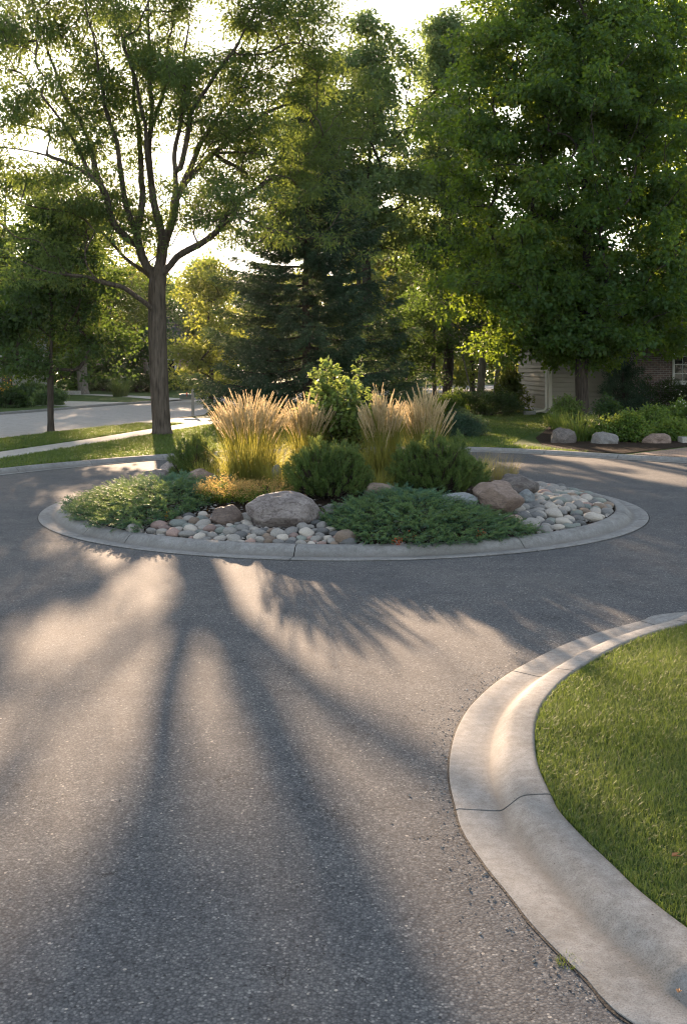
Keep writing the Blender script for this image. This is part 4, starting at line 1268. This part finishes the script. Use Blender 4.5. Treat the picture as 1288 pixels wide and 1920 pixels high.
pack([(-2.75, 12.95), (-2.6, 12.4), (-1.8, 11.9), (-0.9, 11.6), (0.2, 11.6), (0.45, 12.0), (-0.1, 12.7), (-0.5, 12.75), (-1.5, 13.0), (-1.9, 13.2), (-2.3, 13.2)], 125, 0.034, 0.102,
     ('%s river stone in the band along the front curb', '%s stones in the front band', [0.2, 0.25, 0.13, 0.17, 0.14, 0.11]), inr, [JL, JR])
pack([(1.75, 13.0), (2.3, 12.45), (2.9, 12.8), (3.6, 13.7), (4.0, 15.2), (3.95, 16.4), (3.4, 17.8), (2.9, 18.4), (2.5, 17.9), (2.75, 16.4), (2.45, 15.0), (2.2, 14.2)], 172, 0.04, 0.125,
     ('%s river stone in the wide bed at the right end', '%s stones in the right bed', [0.3, 0.27, 0.13, 0.10, 0.06, 0.14]), inr, [JR])
for x, y, r_, j, lb in [(-2.28, 12.75, 0.12, 4, 'round rosy stone at the left end of the front band, touching the juniper'), (0.02, 11.86, 0.125, 3, 'largest brownish stone at the right end of the front band'),
                        (-3.3, 16.95, 0.13, 0, 'lone pale stone behind the left juniper'), (-2.55, 12.62, 0.11, 1, 'grey stone at the corner where juniper meets the curb')]:
    stone(x, y, r_, j, lb, None)

# coloured leaf sprigs on the curb line
def sprig(label, c, z, n, mat, s, spread, name='leaf_sprig'):
    f = MB()
    P = rng.normal(size=(n, 3)) * np.array((spread, spread, spread * 0.8))
    cards(f, P, unit(rvec(n) + np.array((0, 0, 0.2))), rvec(n), s * rng.uniform(0.7, 1.2, n), s * 0.6, 0.45, 0.1)
    o = f.build(name, mat)
    o.location = (c[0], c[1], z)
    return tag(o, label, 'leaves')
sprig('red leaf sprig at the juniper edge, left of a pair', gnd(746, 1016, 0.14), 0.15, 30, M['redleaf'], 0.035, 0.028)
sprig('red leaf sprig at the juniper edge, right of a pair', gnd(769, 1008, 0.14), 0.16, 28, M['redleaf'], 0.035, 0.028)
sprig('orange red leaf sprig near the right tip of the juniper', gnd(900, 1005, 0.14), 0.16, 34, M['redleaf'], 0.035, 0.03)
sprig('yellow orange leaf sprig on the sunlit left juniper', gnd(313, 970, 0.2), 0.22, 30, M['yellow'], 0.03, 0.03)
sprig('small amber leaf sprig by the reddish brown boulder', gnd(387, 962, 0.2), 0.2, 22, M['yellow'], 0.03, 0.026)
def leaf_on(label, c, z, mat, s, rz):
    f = MB()
    P = np.zeros((3, 3)); a_ = rz + np.array((-0.5, 0.0, 0.5))
    cards(f, P, np.column_stack((np.cos(a_), np.sin(a_), np.array((0.15, 0.3, 0.1)))), np.tile(np.array((0.0, 0.1, 1.0)), (3, 1)), s, s * 0.45, 0.5, 0.1)
    o = f.build('fallen_leaf', mat); o.location = (c[0], c[1], z)
    return tag(o, label, 'leaf')
leaf_on('dry orange leaf lying on the lawn grass', gnd(1258, 1594, 0.14), 0.115, M['dryleaf'], 0.04, 0.2)
leaf_on('tiny tan leaf lying on the concrete curb near the bottom', gnd(1270, 1870, 0.06), 0.075, M['dryleaf'], 0.02, 1.0)
tuft('weed_tuft', 'small weed growing in the seam between asphalt and curb', gnd(1066, 1806), 150, 0.036, 0.04, 0.0035, M['grass'], 1.4, 'weed', None, 0.0, 'leaves')

# ------------------------------------------------------------------ lawns: real blades
def lawn_blades(name, poly, n, h, wd, z, mat, label, seg=2, dens=None):
    p = sample_poly(poly, n)
    nz = np.array([noise.noise(Vector((x * 1.1, y * 1.1, 7.0))) for x, y in p[: min(n, 400000)]]) if n < 60000 else None
    a = rng.uniform(0, 6.283, n)
    # neighbouring blades lean alike, as mown turf does
    cl = np.sin(p[:, 0] * 6.1 + 1.3 * np.sin(p[:, 1] * 4.7)) * 1.6 + np.sin(p[:, 1] * 5.3) * 1.4
    a = cl * 0.6 + rng.normal(size=n) * 1.8
    hh = h * rng.uniform(0.4, 1.25, n) * (1 + 0.3 * np.sin(p[:, 0] * 3.1 + 2 * np.sin(p[:, 1] * 2.2)) * np.cos(p[:, 1] * 2.7))
    f = MB()
    blades(f, np.column_stack((p, np.full(n, z))), np.column_stack((np.cos(a), np.sin(a))), hh, wd * rng.uniform(0.7, 1.3, n), rng.uniform(0.25, 1.0, n) ** 0.8 * 1.9, seg)
    o = f.build(name, mat)
    return tag(o, label, 'grass', None, 'stuff')
ni = near_in[(near_in[:, 0] < 4.6) & (near_in[:, 1] > 1.2)]
poly_near = [tuple(p) for p in ni] + [(4.6, ni[-1][1]), (4.6, ni[0][1])]
lawn_blades('lawn_grass', poly_near, 420000, 0.040, 0.0034, 0.064, M['grass'], 'short backlit green grass of the lawn beside the near curb')
fi = far_in[(far_in[:, 0] > -8.4) & (far_in[:, 0] < 6.0) & (far_in[:, 1] > 18)]
lawn_l = [tuple(p) for p in fi if p[0] < -0.5] + [(-0.5, 37), (-4.9, 36.4), (-5.8, 31.5), (-6.6, 27.5), (-7.65, 22.7)]
lawn_blades('lawn_grass', lawn_l, 70000, 0.07, 0.014, 0.083, M['grass'], 'mown green grass under the forked tree, between curb and sidewalk')
lawn_s = [(-8.3, 24.7), (-7.3, 28.9), (-6.4, 34), (-5.8, 37.3), (-7.5, 37.5), (-7.75, 36.2), (-8.95, 32.6), (-9.5, 29.8), (-11.3, 23.5)]
lawn_blades('lawn_grass', lawn_s, 42000, 0.075, 0.014, 0.083, M['grass'], 'green grass strip between the sidewalk and the street')
lawn_r = [tuple(p) for p in fi if p[0] > -0.5] + [(4.4, 27), (5.1, 29.5), (6.5, 33.5), (7.5, 37.5), (9, 41), (9, 44.5), (-0.5, 44.5)]
lawn_blades('lawn_grass', lawn_r, 80000, 0.07, 0.014, 0.083, M['grass'], 'shaded green lawn between the far curb and the sided house')

# loose gravel along the kerb edge
GB_ = np.array([(1, 0, 0), (-1, 0, 0), (0, 1, 0), (0, -1, 0), (0, 0, 1), (0, 0, -1), (.6, .6, .5), (-.6, .6, .5), (-.6, -.6, .5), (.6, -.6, .5)], float)
GT_ = [(4, 6, 7), (4, 7, 8), (4, 8, 9), (4, 9, 6), (0, 2, 6), (2, 1, 7), (1, 3, 8), (3, 0, 9), (6, 2, 7), (7, 1, 8), (8, 3, 9), (9, 0, 6)]
_m, _nt, _o = mat_base('gravel'); _g = NT(_nt)
_g.principled(_g.ramp(_g.island(), [(0, (0.09, 0.088, 0.086)), (0.5, (0.17, 0.16, 0.15)), (0.85, (0.28, 0.26, 0.24)), (1, (0.42, 0.39, 0.36))]), 0.85, 0.25, None, _o)
def grit(P, r_, label, z=0.0):
    n = len(P)
    V = GB_[None] * (r_[:, None, None] * rng.uniform(0.7, 1.35, (n, 10, 1)))
    V[:, :, 2] *= 0.7
    an = rng.uniform(0, 6.28, n); c_, s_ = np.cos(an), np.sin(an)
    x, y = V[:, :, 0] * 1.25, V[:, :, 1] * 0.9
    V = np.stack((x * c_[:, None] - y * s_[:, None], x * s_[:, None] + y * c_[:, None], V[:, :, 2]), -1)
    V += np.column_stack((P, r_ * 0.35 + z))[:, None]
    F = (np.array(GT_)[None] + (np.arange(n) * 10)[:, None, None]).reshape(-1, 3)
    tag(MB().add(V.reshape(-1, 3), None, F).build('loose_gravel', _m), label, 'gravel', None, 'stuff')
def gravel():
    n = 1100
    s = np.concatenate(([0], np.cumsum(np.linalg.norm(np.diff(near_path, axis=0), axis=1))))
    a0, a1 = arclen(near_path, gnd(1288, 1149)), arclen(near_path, (1.38, 2.75))
    q = a0 + (a1 - a0) * rng.uniform(0, 1, n) ** 0.7
    B = np.column_stack([np.interp(q, s, near_path[:, c]) for c in range(2)]); N = normals2(near_path)
    Nn = np.column_stack([np.interp(q, s, N[:, c]) for c in range(2)])
    P = B - Nn * (np.abs(rng.exponential(0.075, n)) + 0.006)[:, None]
    P2 = np.column_stack((rng.uniform(-2.4, 1.6, 90), rng.uniform(2.6, 8.5, 90)))
    P2 = P2[~inpoly(P2, [tuple(p) for p in near_path] + [(60, -4), (60, 10)])]
    P = np.vstack((P, P2))
    grit(P, rng.gamma(3, 0.0006, len(P)) + 0.0011, 'loose grey grit lying on the asphalt beside the near curb')
    a_ = rng.uniform(math.pi * 1.14, math.pi * 2.25, 3800); q = 3.98 - np.abs(rng.normal(size=3800)) * 0.75
    P = np.column_stack((CX + q * np.cos(a_), CY + q * np.sin(a_)))
    grit(P, rng.gamma(3, 0.004, len(P)) + 0.005, 'small gravel filling the gaps between the river stones', mound(P[:, 0], P[:, 1]) + 0.012)
gravel()

# ------------------------------------------------------------------ bed by the house, hedges, house
boulder('grey boulder with a flat top left of the daylilies by the far curb', 1056, 822, 50, 42, 27.6, 'dark', 41, 0.8, group='boulders of the house bed')
boulder('pale grey rounded boulder right of the daylilies by the far curb', 1133, 826, 50, 34, 27.4, 'grey', 42, 0.8, group='boulders of the house bed')
boulder('long low mauve boulder at the right of the house bed', 1228, 826, 56, 28, 27.6, 'brown', 43, 0.8, group='boulders of the house bed')
tuft('daylily', 'arching yellow-green daylily clump between two boulders by the house', (6.5, 28.4), 360, 0.9, 0.42, 0.022, M['grass'], 1.25, 'daylily', 'daylilies of the house bed', 0.1, 'leaves')
shrub('bed_shrub', 'small dark leafy shrub wedged between the daylilies and the pale grey boulder', (6.95, 28.9), 0.45, 0.4, 0.6, 90, M['dark'], 0.08, 0.05, 34, 'shrubs of the house bed')
shrub('bed_shrub', 'low green shrub at the right end of the long low boulder', (9.15, 28.6), 0.6, 0.5, 0.55, 120, M['bright'], 0.08, 0.05, 34, 'shrubs of the house bed')
tuft('daylily', 'smaller yellow-green daylily clump at the foot of the broad maple', (7.0, 33.5), 160, 0.8, 0.25, 0.022, M['bright'], 1.2, 'daylily', 'daylilies of the house bed', 0.1, 'leaves')
shrub('bed_shrub', 'low bright green shrub between the two right boulders of the bed', (7.75, 28.2), 0.8, 0.6, 0.8, 190, M['bright'], 0.08, 0.05, 34, 'shrubs of the house bed')
shrub('bed_shrub', 'upright dark green shrub just right of the broad maple trunk', (8.2, 32.0), 0.55, 0.5, 1.15, 130, M['dark'], 0.08, 0.05, 34, 'shrubs of the house bed')
shrub('bed_shrub', 'spreading mid green shrub behind the long low boulder', (9.0, 30.2), 0.95, 0.7, 0.85, 190, M['bright'], 0.08, 0.05, 30, 'shrubs of the house bed')
shrub('bed_shrub', 'rounded green shrub with pale flower heads at the right of the bed', (10.6, 32.0), 1.0, 0.8, 1.0, 190, M['bright'], 0.09, 0.06, 30, 'shrubs of the house bed')
shrub('bed_shrub', 'loose leafy shrub behind the daylilies left of the bed', (7.7, 35.5), 0.8, 0.6, 1.0, 120, M['shrub'], 0.09, 0.06, 30, 'shrubs of the house bed')
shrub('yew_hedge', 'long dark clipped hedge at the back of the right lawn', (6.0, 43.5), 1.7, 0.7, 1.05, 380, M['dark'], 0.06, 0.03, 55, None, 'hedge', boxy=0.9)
shrub('yew_shrub', 'mid green shrub at the left end of the dark clipped hedge', (4.35, 43.0), 0.9, 0.7, 0.95, 160, M['maple'], 0.07, 0.04, 45)
shrub('yew_shrub', 'very dark spreading yew on the lawn edge behind the right plumed grass', (3.55, 30.5), 0.75, 0.7, 0.75, 190, M['spruce'], 0.07, 0.022, 60)
shrub('yew_shrub', 'grey-green rounded shrub in front of the three-trunked tree', (5.2, 46.6), 0.8, 0.6, 1.1, 120, M['tall'], 0.08, 0.05, 40)
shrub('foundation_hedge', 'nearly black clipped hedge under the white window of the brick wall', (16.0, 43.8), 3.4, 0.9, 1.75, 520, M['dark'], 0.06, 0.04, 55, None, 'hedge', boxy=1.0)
shrub('foundation_shrub', 'tall dark evergreen shrub hiding the join of siding and brick', (11.9, 43.6), 1.15, 0.9, 2.7, 330, M['spruce'], 0.09, 0.03, 55)
shrub('dogwood_shrub', 'sunlit yellow-green shrub beside the downspout left of the house', (7.6, 47.0), 0.9, 0.8, 2.1, 170, M['back'], 0.10, 0.07, 40)
o = sprig('cluster of pale flower heads on the rounded shrub at the right', (10.6, 31.4), 0.98, 60, M['white_fl'], 0.06, 0.28, 'flower_heads')
o['category'] = 'flowers'

def house():
    t = thing('sided_house', 'beige lap-sided house with a brick wing, behind the broad maple', 'house', (9.0, 45.0, 0.08))
    s = MB()
    z = 0.22
    X0, X1, Y0 = 9.0, 12.35, 45.0
    while z < 3.0:        # lap boards standing proud of a recessed shadow gap
        V = [(X0, Y0 - 0.03, z + 0.036), (X1, Y0 - 0.03, z + 0.036), (X1, Y0 - 0.006, z + 0.205), (X0, Y0 - 0.006, z + 0.205), (X0, Y0 + 0.03, z + 0.036), (X1, Y0 + 0.03, z + 0.036), (X1, Y0 + 0.03, z + 0.205), (X0, Y0 + 0.03, z + 0.205)]
        s.add(V, [(0, 1, 2, 3), (4, 5, 1, 0), (3, 2, 6, 7)])
        V = [(X0 - 0.03, Y0 + 8, z + 0.036), (X0 - 0.03, Y0 + 0.11, z + 0.036), (X0 - 0.006, Y0 + 0.11, z + 0.205), (X0 - 0.006, Y0 + 8, z + 0.205), (X0 + 0.028, Y0 + 8, z + 0.036), (X0 + 0.028, Y0 + 0.11, z + 0.036), (X0 + 0.028, Y0 + 0.11, z + 0.205), (X0 + 0.028, Y0 + 8, z + 0.205)]
        s.add(V, [(0, 1, 2, 3), (4, 5, 1, 0), (3, 2, 6, 7)])
        z += 0.205
    s.box(X0 + 0.03, X1, Y0 + 0.031, Y0 + 8, 0.24, 3.05)
    s.build('siding', M['siding'], t)
    MB().box(X0 + 0.02, X1, Y0 + 0.03, Y0 + 8, 0.0, 0.24).build('foundation', M['greywall'], t)
    MB().box(X0 - 0.05, X0 + 0.10, Y0 - 0.05, Y0 + 0.10, 0.2, 3.1).build('corner_board', M['trim'], t)
    d = MB()
    d.tube([(X0 - 0.16, Y0 - 0.08, 3.0), (X0 - 0.16, Y0 - 0.08, 0.5), (X0 - 0.17, Y0 - 0.12, 0.36), (X0 - 0.35, Y0 - 0.5, 0.26), (X0 - 1.1, Y0 - 1.0, 0.20)], 0.05, 8, True)
    d.build('downspout', M['trim'], t, True)
    b = MB()
    # brick wall with a real window opening
    WX0, WX1, WZ0, WZ1 = 14.55, 16.35, 1.45, 3.0
    Yb = 45.6
    for x0, x1, z0, z1 in ((X1, WX0, 0, 3.2), (WX1, 24, 0, 3.2), (WX0, WX1, 0, WZ0), (WX0, WX1, WZ1, 3.2)):
        b.box(x0, x1, Yb, Yb + 0.25, z0, z1)
    b.build('brick_wall', M['brick'], t)
    fr = MB()
    for x0, x1, z0, z1 in ((WX0, WX0 + 0.1, WZ0, WZ1), (WX1 - 0.1, WX1, WZ0, WZ1), (WX0 + 0.1, WX1 - 0.1, WZ0, WZ0 + 0.09), (WX0 + 0.1, WX1 - 0.1, WZ1 - 0.09, WZ1), (15.41, 15.49, WZ0 + 0.09, WZ1 - 0.09)):
        fr.box(x0, x1, Yb - 0.04, Yb + 0.12, z0, z1)
    for x in (15.03, 15.87): fr.box(x - 0.015, x + 0.015, Yb + 0.05, Yb + 0.08, WZ0 + 0.09, WZ1 - 0.09)
    for zz_ in (1.85, 2.25, 2.62): 
        for x0, x1 in ((WX0 + 0.1, 15.015), (15.045, 15.41), (15.49, 15.855), (15.885, WX1 - 0.1)): fr.box(x0, x1, Yb + 0.052, Yb + 0.078, zz_ - 0.015, zz_ + 0.015)
    wf = fr.build('window', M['white'], t)
    g = MB().box(WX0 + 0.08, WX1 - 0.08, Yb + 0.085, Yb + 0.10, WZ0 + 0.07, WZ1 - 0.07).build('pane', M['glass'], t)
    g.parent = wf; 
    g2 = MB().box(WX0 - 0.06, WX1 + 0.06, Yb - 0.08, Yb - 0.042, WZ0 - 0.09, WZ0 - 0.004).build('sill', M['white'], t)
    g2.parent = wf
    MB().box(8.6, 24.2, 44.45, 44.62, 3.04, 3.2).build('gutter', M['trim'], t)
    rf = MB()
    rf.add([(8.5, 44.5, 3.21), (24.4, 44.5, 3.21), (24.4, 54.2, 3.21), (8.5, 54.2, 3.21), (12.5, 49.3, 6.3), (20.4, 49.3, 6.3)],
           [(0, 1, 5, 4), (2, 3, 4, 5), (0, 3, 2, 1)], [(1, 2, 5), (3, 0, 4)])
    rf.build('roof', M['roof'], t)
    MB().box(12.36, 24, 45.9, 53, 0.1, 3.05).build('inner_wall', M['greywall'], t)
house()
tag(MB().box(-0.24, 0.24, -0.14, 0.14, 0, 0.16).build('splash_block', M['concrete'], None, False), 'pale concrete splash block below the downspout', 'splash block').location = (7.95, 44.0, 0.09)
tag(MB().box(-0.3, 0.3, -0.2, 0.2, 0, 0.14).build('edging_stone', M['walk'], None, False), 'flat grey edging stone at the corner of the brick paving', 'stone').location = (9.35, 27.7, 0.1)

def porch_house():
    t = thing('porch_house', 'pale house with white porch columns across the street, far left', 'house', (-25.5, 74, 0.08))
    MB().box(-40, -24.6, 76, 86, 0, 5.6).build('wall', M['greywall'], t)
    for x in (-25.4, -26.6, -29.5, -31.5): MB().tube([(x, 74.2, 0.1), (x, 74.2, 2.9)], 0.16, 12, True).build('column', M['white'], t, True)
    MB().box(-33, -24.6, 73.7, 76.1, 2.9, 3.3).build('porch_roof', M['white'], t)
    MB().add([(-40.8, 75.2, 5.6), (-24, 75.2, 5.6), (-24, 86.8, 5.6), (-40.8, 86.8, 5.6), (-38, 81, 8.6), (-27, 81, 8.6)], [(0, 1, 5, 4), (2, 3, 4, 5), (0, 3, 2, 1)], [(1, 2, 5), (3, 0, 4)]).build('roof', M['roof'], t)
    w_ = MB().box(-28.9, -27.5, 75.92, 75.985, 1.0, 2.5).build('window', M['white'], t)
    g = MB().box(-28.78, -27.62, 75.89, 75.915, 1.12, 2.38).build('pane', M['glass'], t); g.parent = w_
porch_house()
def brick_house():
    t = thing('brick_house', 'distant brick house with white window trim right of the forked trunk', 'house', (-18, 112, 0.08))
    MB().box(-24, -15.9, 100.0, 112, 0, 4.6).build('wall', M['brick'], t)
    MB().add([(-24.6, 99.4, 4.6), (-15.3, 99.4, 4.6), (-15.3, 112.6, 4.6), (-24.6, 112.6, 4.6), (-22, 106, 7.4), (-18, 106, 7.4)], [(0, 1, 5, 4), (2, 3, 4, 5), (0, 3, 2, 1)], [(1, 2, 5), (3, 0, 4)]).build('roof', M['roof'], t)
    MB().box(-15.9, -14.6, 101, 110, 0, 3.3).build('porch', M['brick'], t)
    for x in (-16.75, -18.6):
        w_ = MB().box(x - 0.55, x + 0.55, 99.93, 99.995, 0.9, 3.0).build('window', M['white'], t)
        g = MB().box(x - 0.38, x + 0.38, 99.90, 99.925, 1.05, 2.85).build('pane', M['glass'], t); g.parent = w_
brick_house()

def mailbox():
    x0, y0 = px(362, 783, 43.4)[0], 43.4
    t = thing('mailbox', 'grey-green mailbox on a pale wooden post by the street', 'mailbox', (x0, y0, 0.085))
    p = MB().box(x0 - 0.055, x0 + 0.055, y0 - 0.055, y0 + 0.055, 0.08, 1.12)
    p.add([(x0 - 0.075, y0 - 0.075, 1.12), (x0 + 0.075, y0 - 0.075, 1.12), (x0 + 0.075, y0 + 0.075, 1.12), (x0 - 0.075, y0 + 0.075, 1.12), (x0, y0, 1.24)], [(3, 2, 1, 0)], [(0, 1, 4), (1, 2, 4), (2, 3, 4), (3, 0, 4)])
    p.build('post', M['post'], t)
    MB().box(x0 - 0.46, x0 - 0.056, y0 - 0.045, y0 + 0.045, 0.74, 0.80).build('arm', M['post'], t)
    a = np.linspace(0, np.pi, 10)
    pr = [(-0.09, 0.802)] + [(-0.09 * math.cos(q), 0.92 + 0.09 * math.sin(q)) for q in a] + [(0.09, 0.802)]
    n = len(pr)
    V = [(x0 - 0.52, y0 + p_[0], p_[1]) for p_ in pr] + [(x0 - 0.06, y0 + p_[0], p_[1]) for p_ in pr] + [(x0 - 0.52, y0, 0.88), (x0 - 0.06, y0, 0.88)]
    m = MB().add(V, [(i, (i + 1) % n, n + (i + 1) % n, n + i) for i in range(n)], [(2 * n, (i + 1) % n, i) for i in range(n)] + [(2 * n + 1, n + i, n + (i + 1) % n) for i in range(n)])
    m.build('box', M['boxgreen'], t)
    MB().box(x0 - 0.545, x0 - 0.522, y0 - 0.08, y0 + 0.08, 0.81, 0.99).build('door', M['boxgreen'], t)
    MB().box(x0 - 0.25, x0 - 0.22, y0 - 0.115, y0 - 0.095, 0.9, 1.08).build('flag', M['redleaf'], t)
mailbox()

# planting across the street
G2 = 'shrubs across the street'
shrub('garden_shrub', 'dark flowering bush at the left frame edge across the street', (-17.3, 52.5), 1.5, 1.0, 1.3, 200, M['dark'], 0.12, 0.08, 40, G2)
sprig('orange yellow flowers on the dark bush at the left frame edge', (-17.2, 51.6), 1.35, 120, M['yellow'], 0.09, 0.35, 'flower_heads')
shrub('garden_shrub', 'pale-flowered bush left of the slim dark trunk across the street', (-15.9, 55.5), 1.0, 0.8, 1.0, 140, M['tall'], 0.12, 0.08, 40, G2)
shrub('garden_shrub', 'low hosta bed left of the pale-trunked street tree', (-22.0, 73), 2.2, 1.2, 0.9, 200, M['tall'], 0.2, 0.12, 30, G2)
shrub('garden_shrub', 'dark low shrub row behind the pale-trunked street tree', (-17.0, 86), 4.0, 1.5, 1.8, 320, M['dark'], 0.18, 0.12, 40, G2)
shrub('garden_shrub', 'dark rounded shrub in front of the distant brick house', (-15.4, 95), 2.0, 1.4, 1.9, 200, M['dark'], 0.18, 0.12, 40, G2)
shrub('garden_shrub', 'dark hedge mass at the far end of the lawn across the street', (-21.5, 92), 4.0, 1.5, 2.6, 300, M['dark'], 0.2, 0.14, 40, G2)
shrub('garden_shrub', 'small sunlit shrub behind the mailbox', (-11.5, 100), 1.6, 1.4, 1.8, 140, M['back'], 0.2, 0.14, 40, G2)
tuft('fountain_grass', 'mounded fountain grass clump on the lawn across the street', (-15.7, 72.5), 420, 1.7, 0.5, 0.035, M['grass'], 1.3, 'ornamental grass', None, 0.09)
tag(MB().box(-0.9, 0.9, -0.3, 0.3, 0, 0.3).build('stone_slab', M['walk'], None), 'pale low stone slab at the foot of the pale-trunked street tree', 'stone').location = (-20.6, 77, 0.09)

# ------------------------------------------------------------------ evening air
def haze():
    o = MB().box(-240, 240, -110, 280, -1.1, 30).build('haze', None)
    m, nt, out = mat_base('haze')
    v = nt.nodes.new('ShaderNodeVolumePrincipled')
    v.inputs['Color'].default_value = (0.95, 0.95, 0.95, 1)
    v.inputs['Density'].default_value = HAZE
    v.inputs['Anisotropy'].default_value = 0.55
    nt.links.new(v.outputs[0], out.inputs['Volume'])
    o.data.materials.append(m)
    o['label'] = 'thin evening haze softening the far trees'
    o['category'] = 'haze'
    o['kind'] = 'stuff'
HAZE = 0.00008
haze()
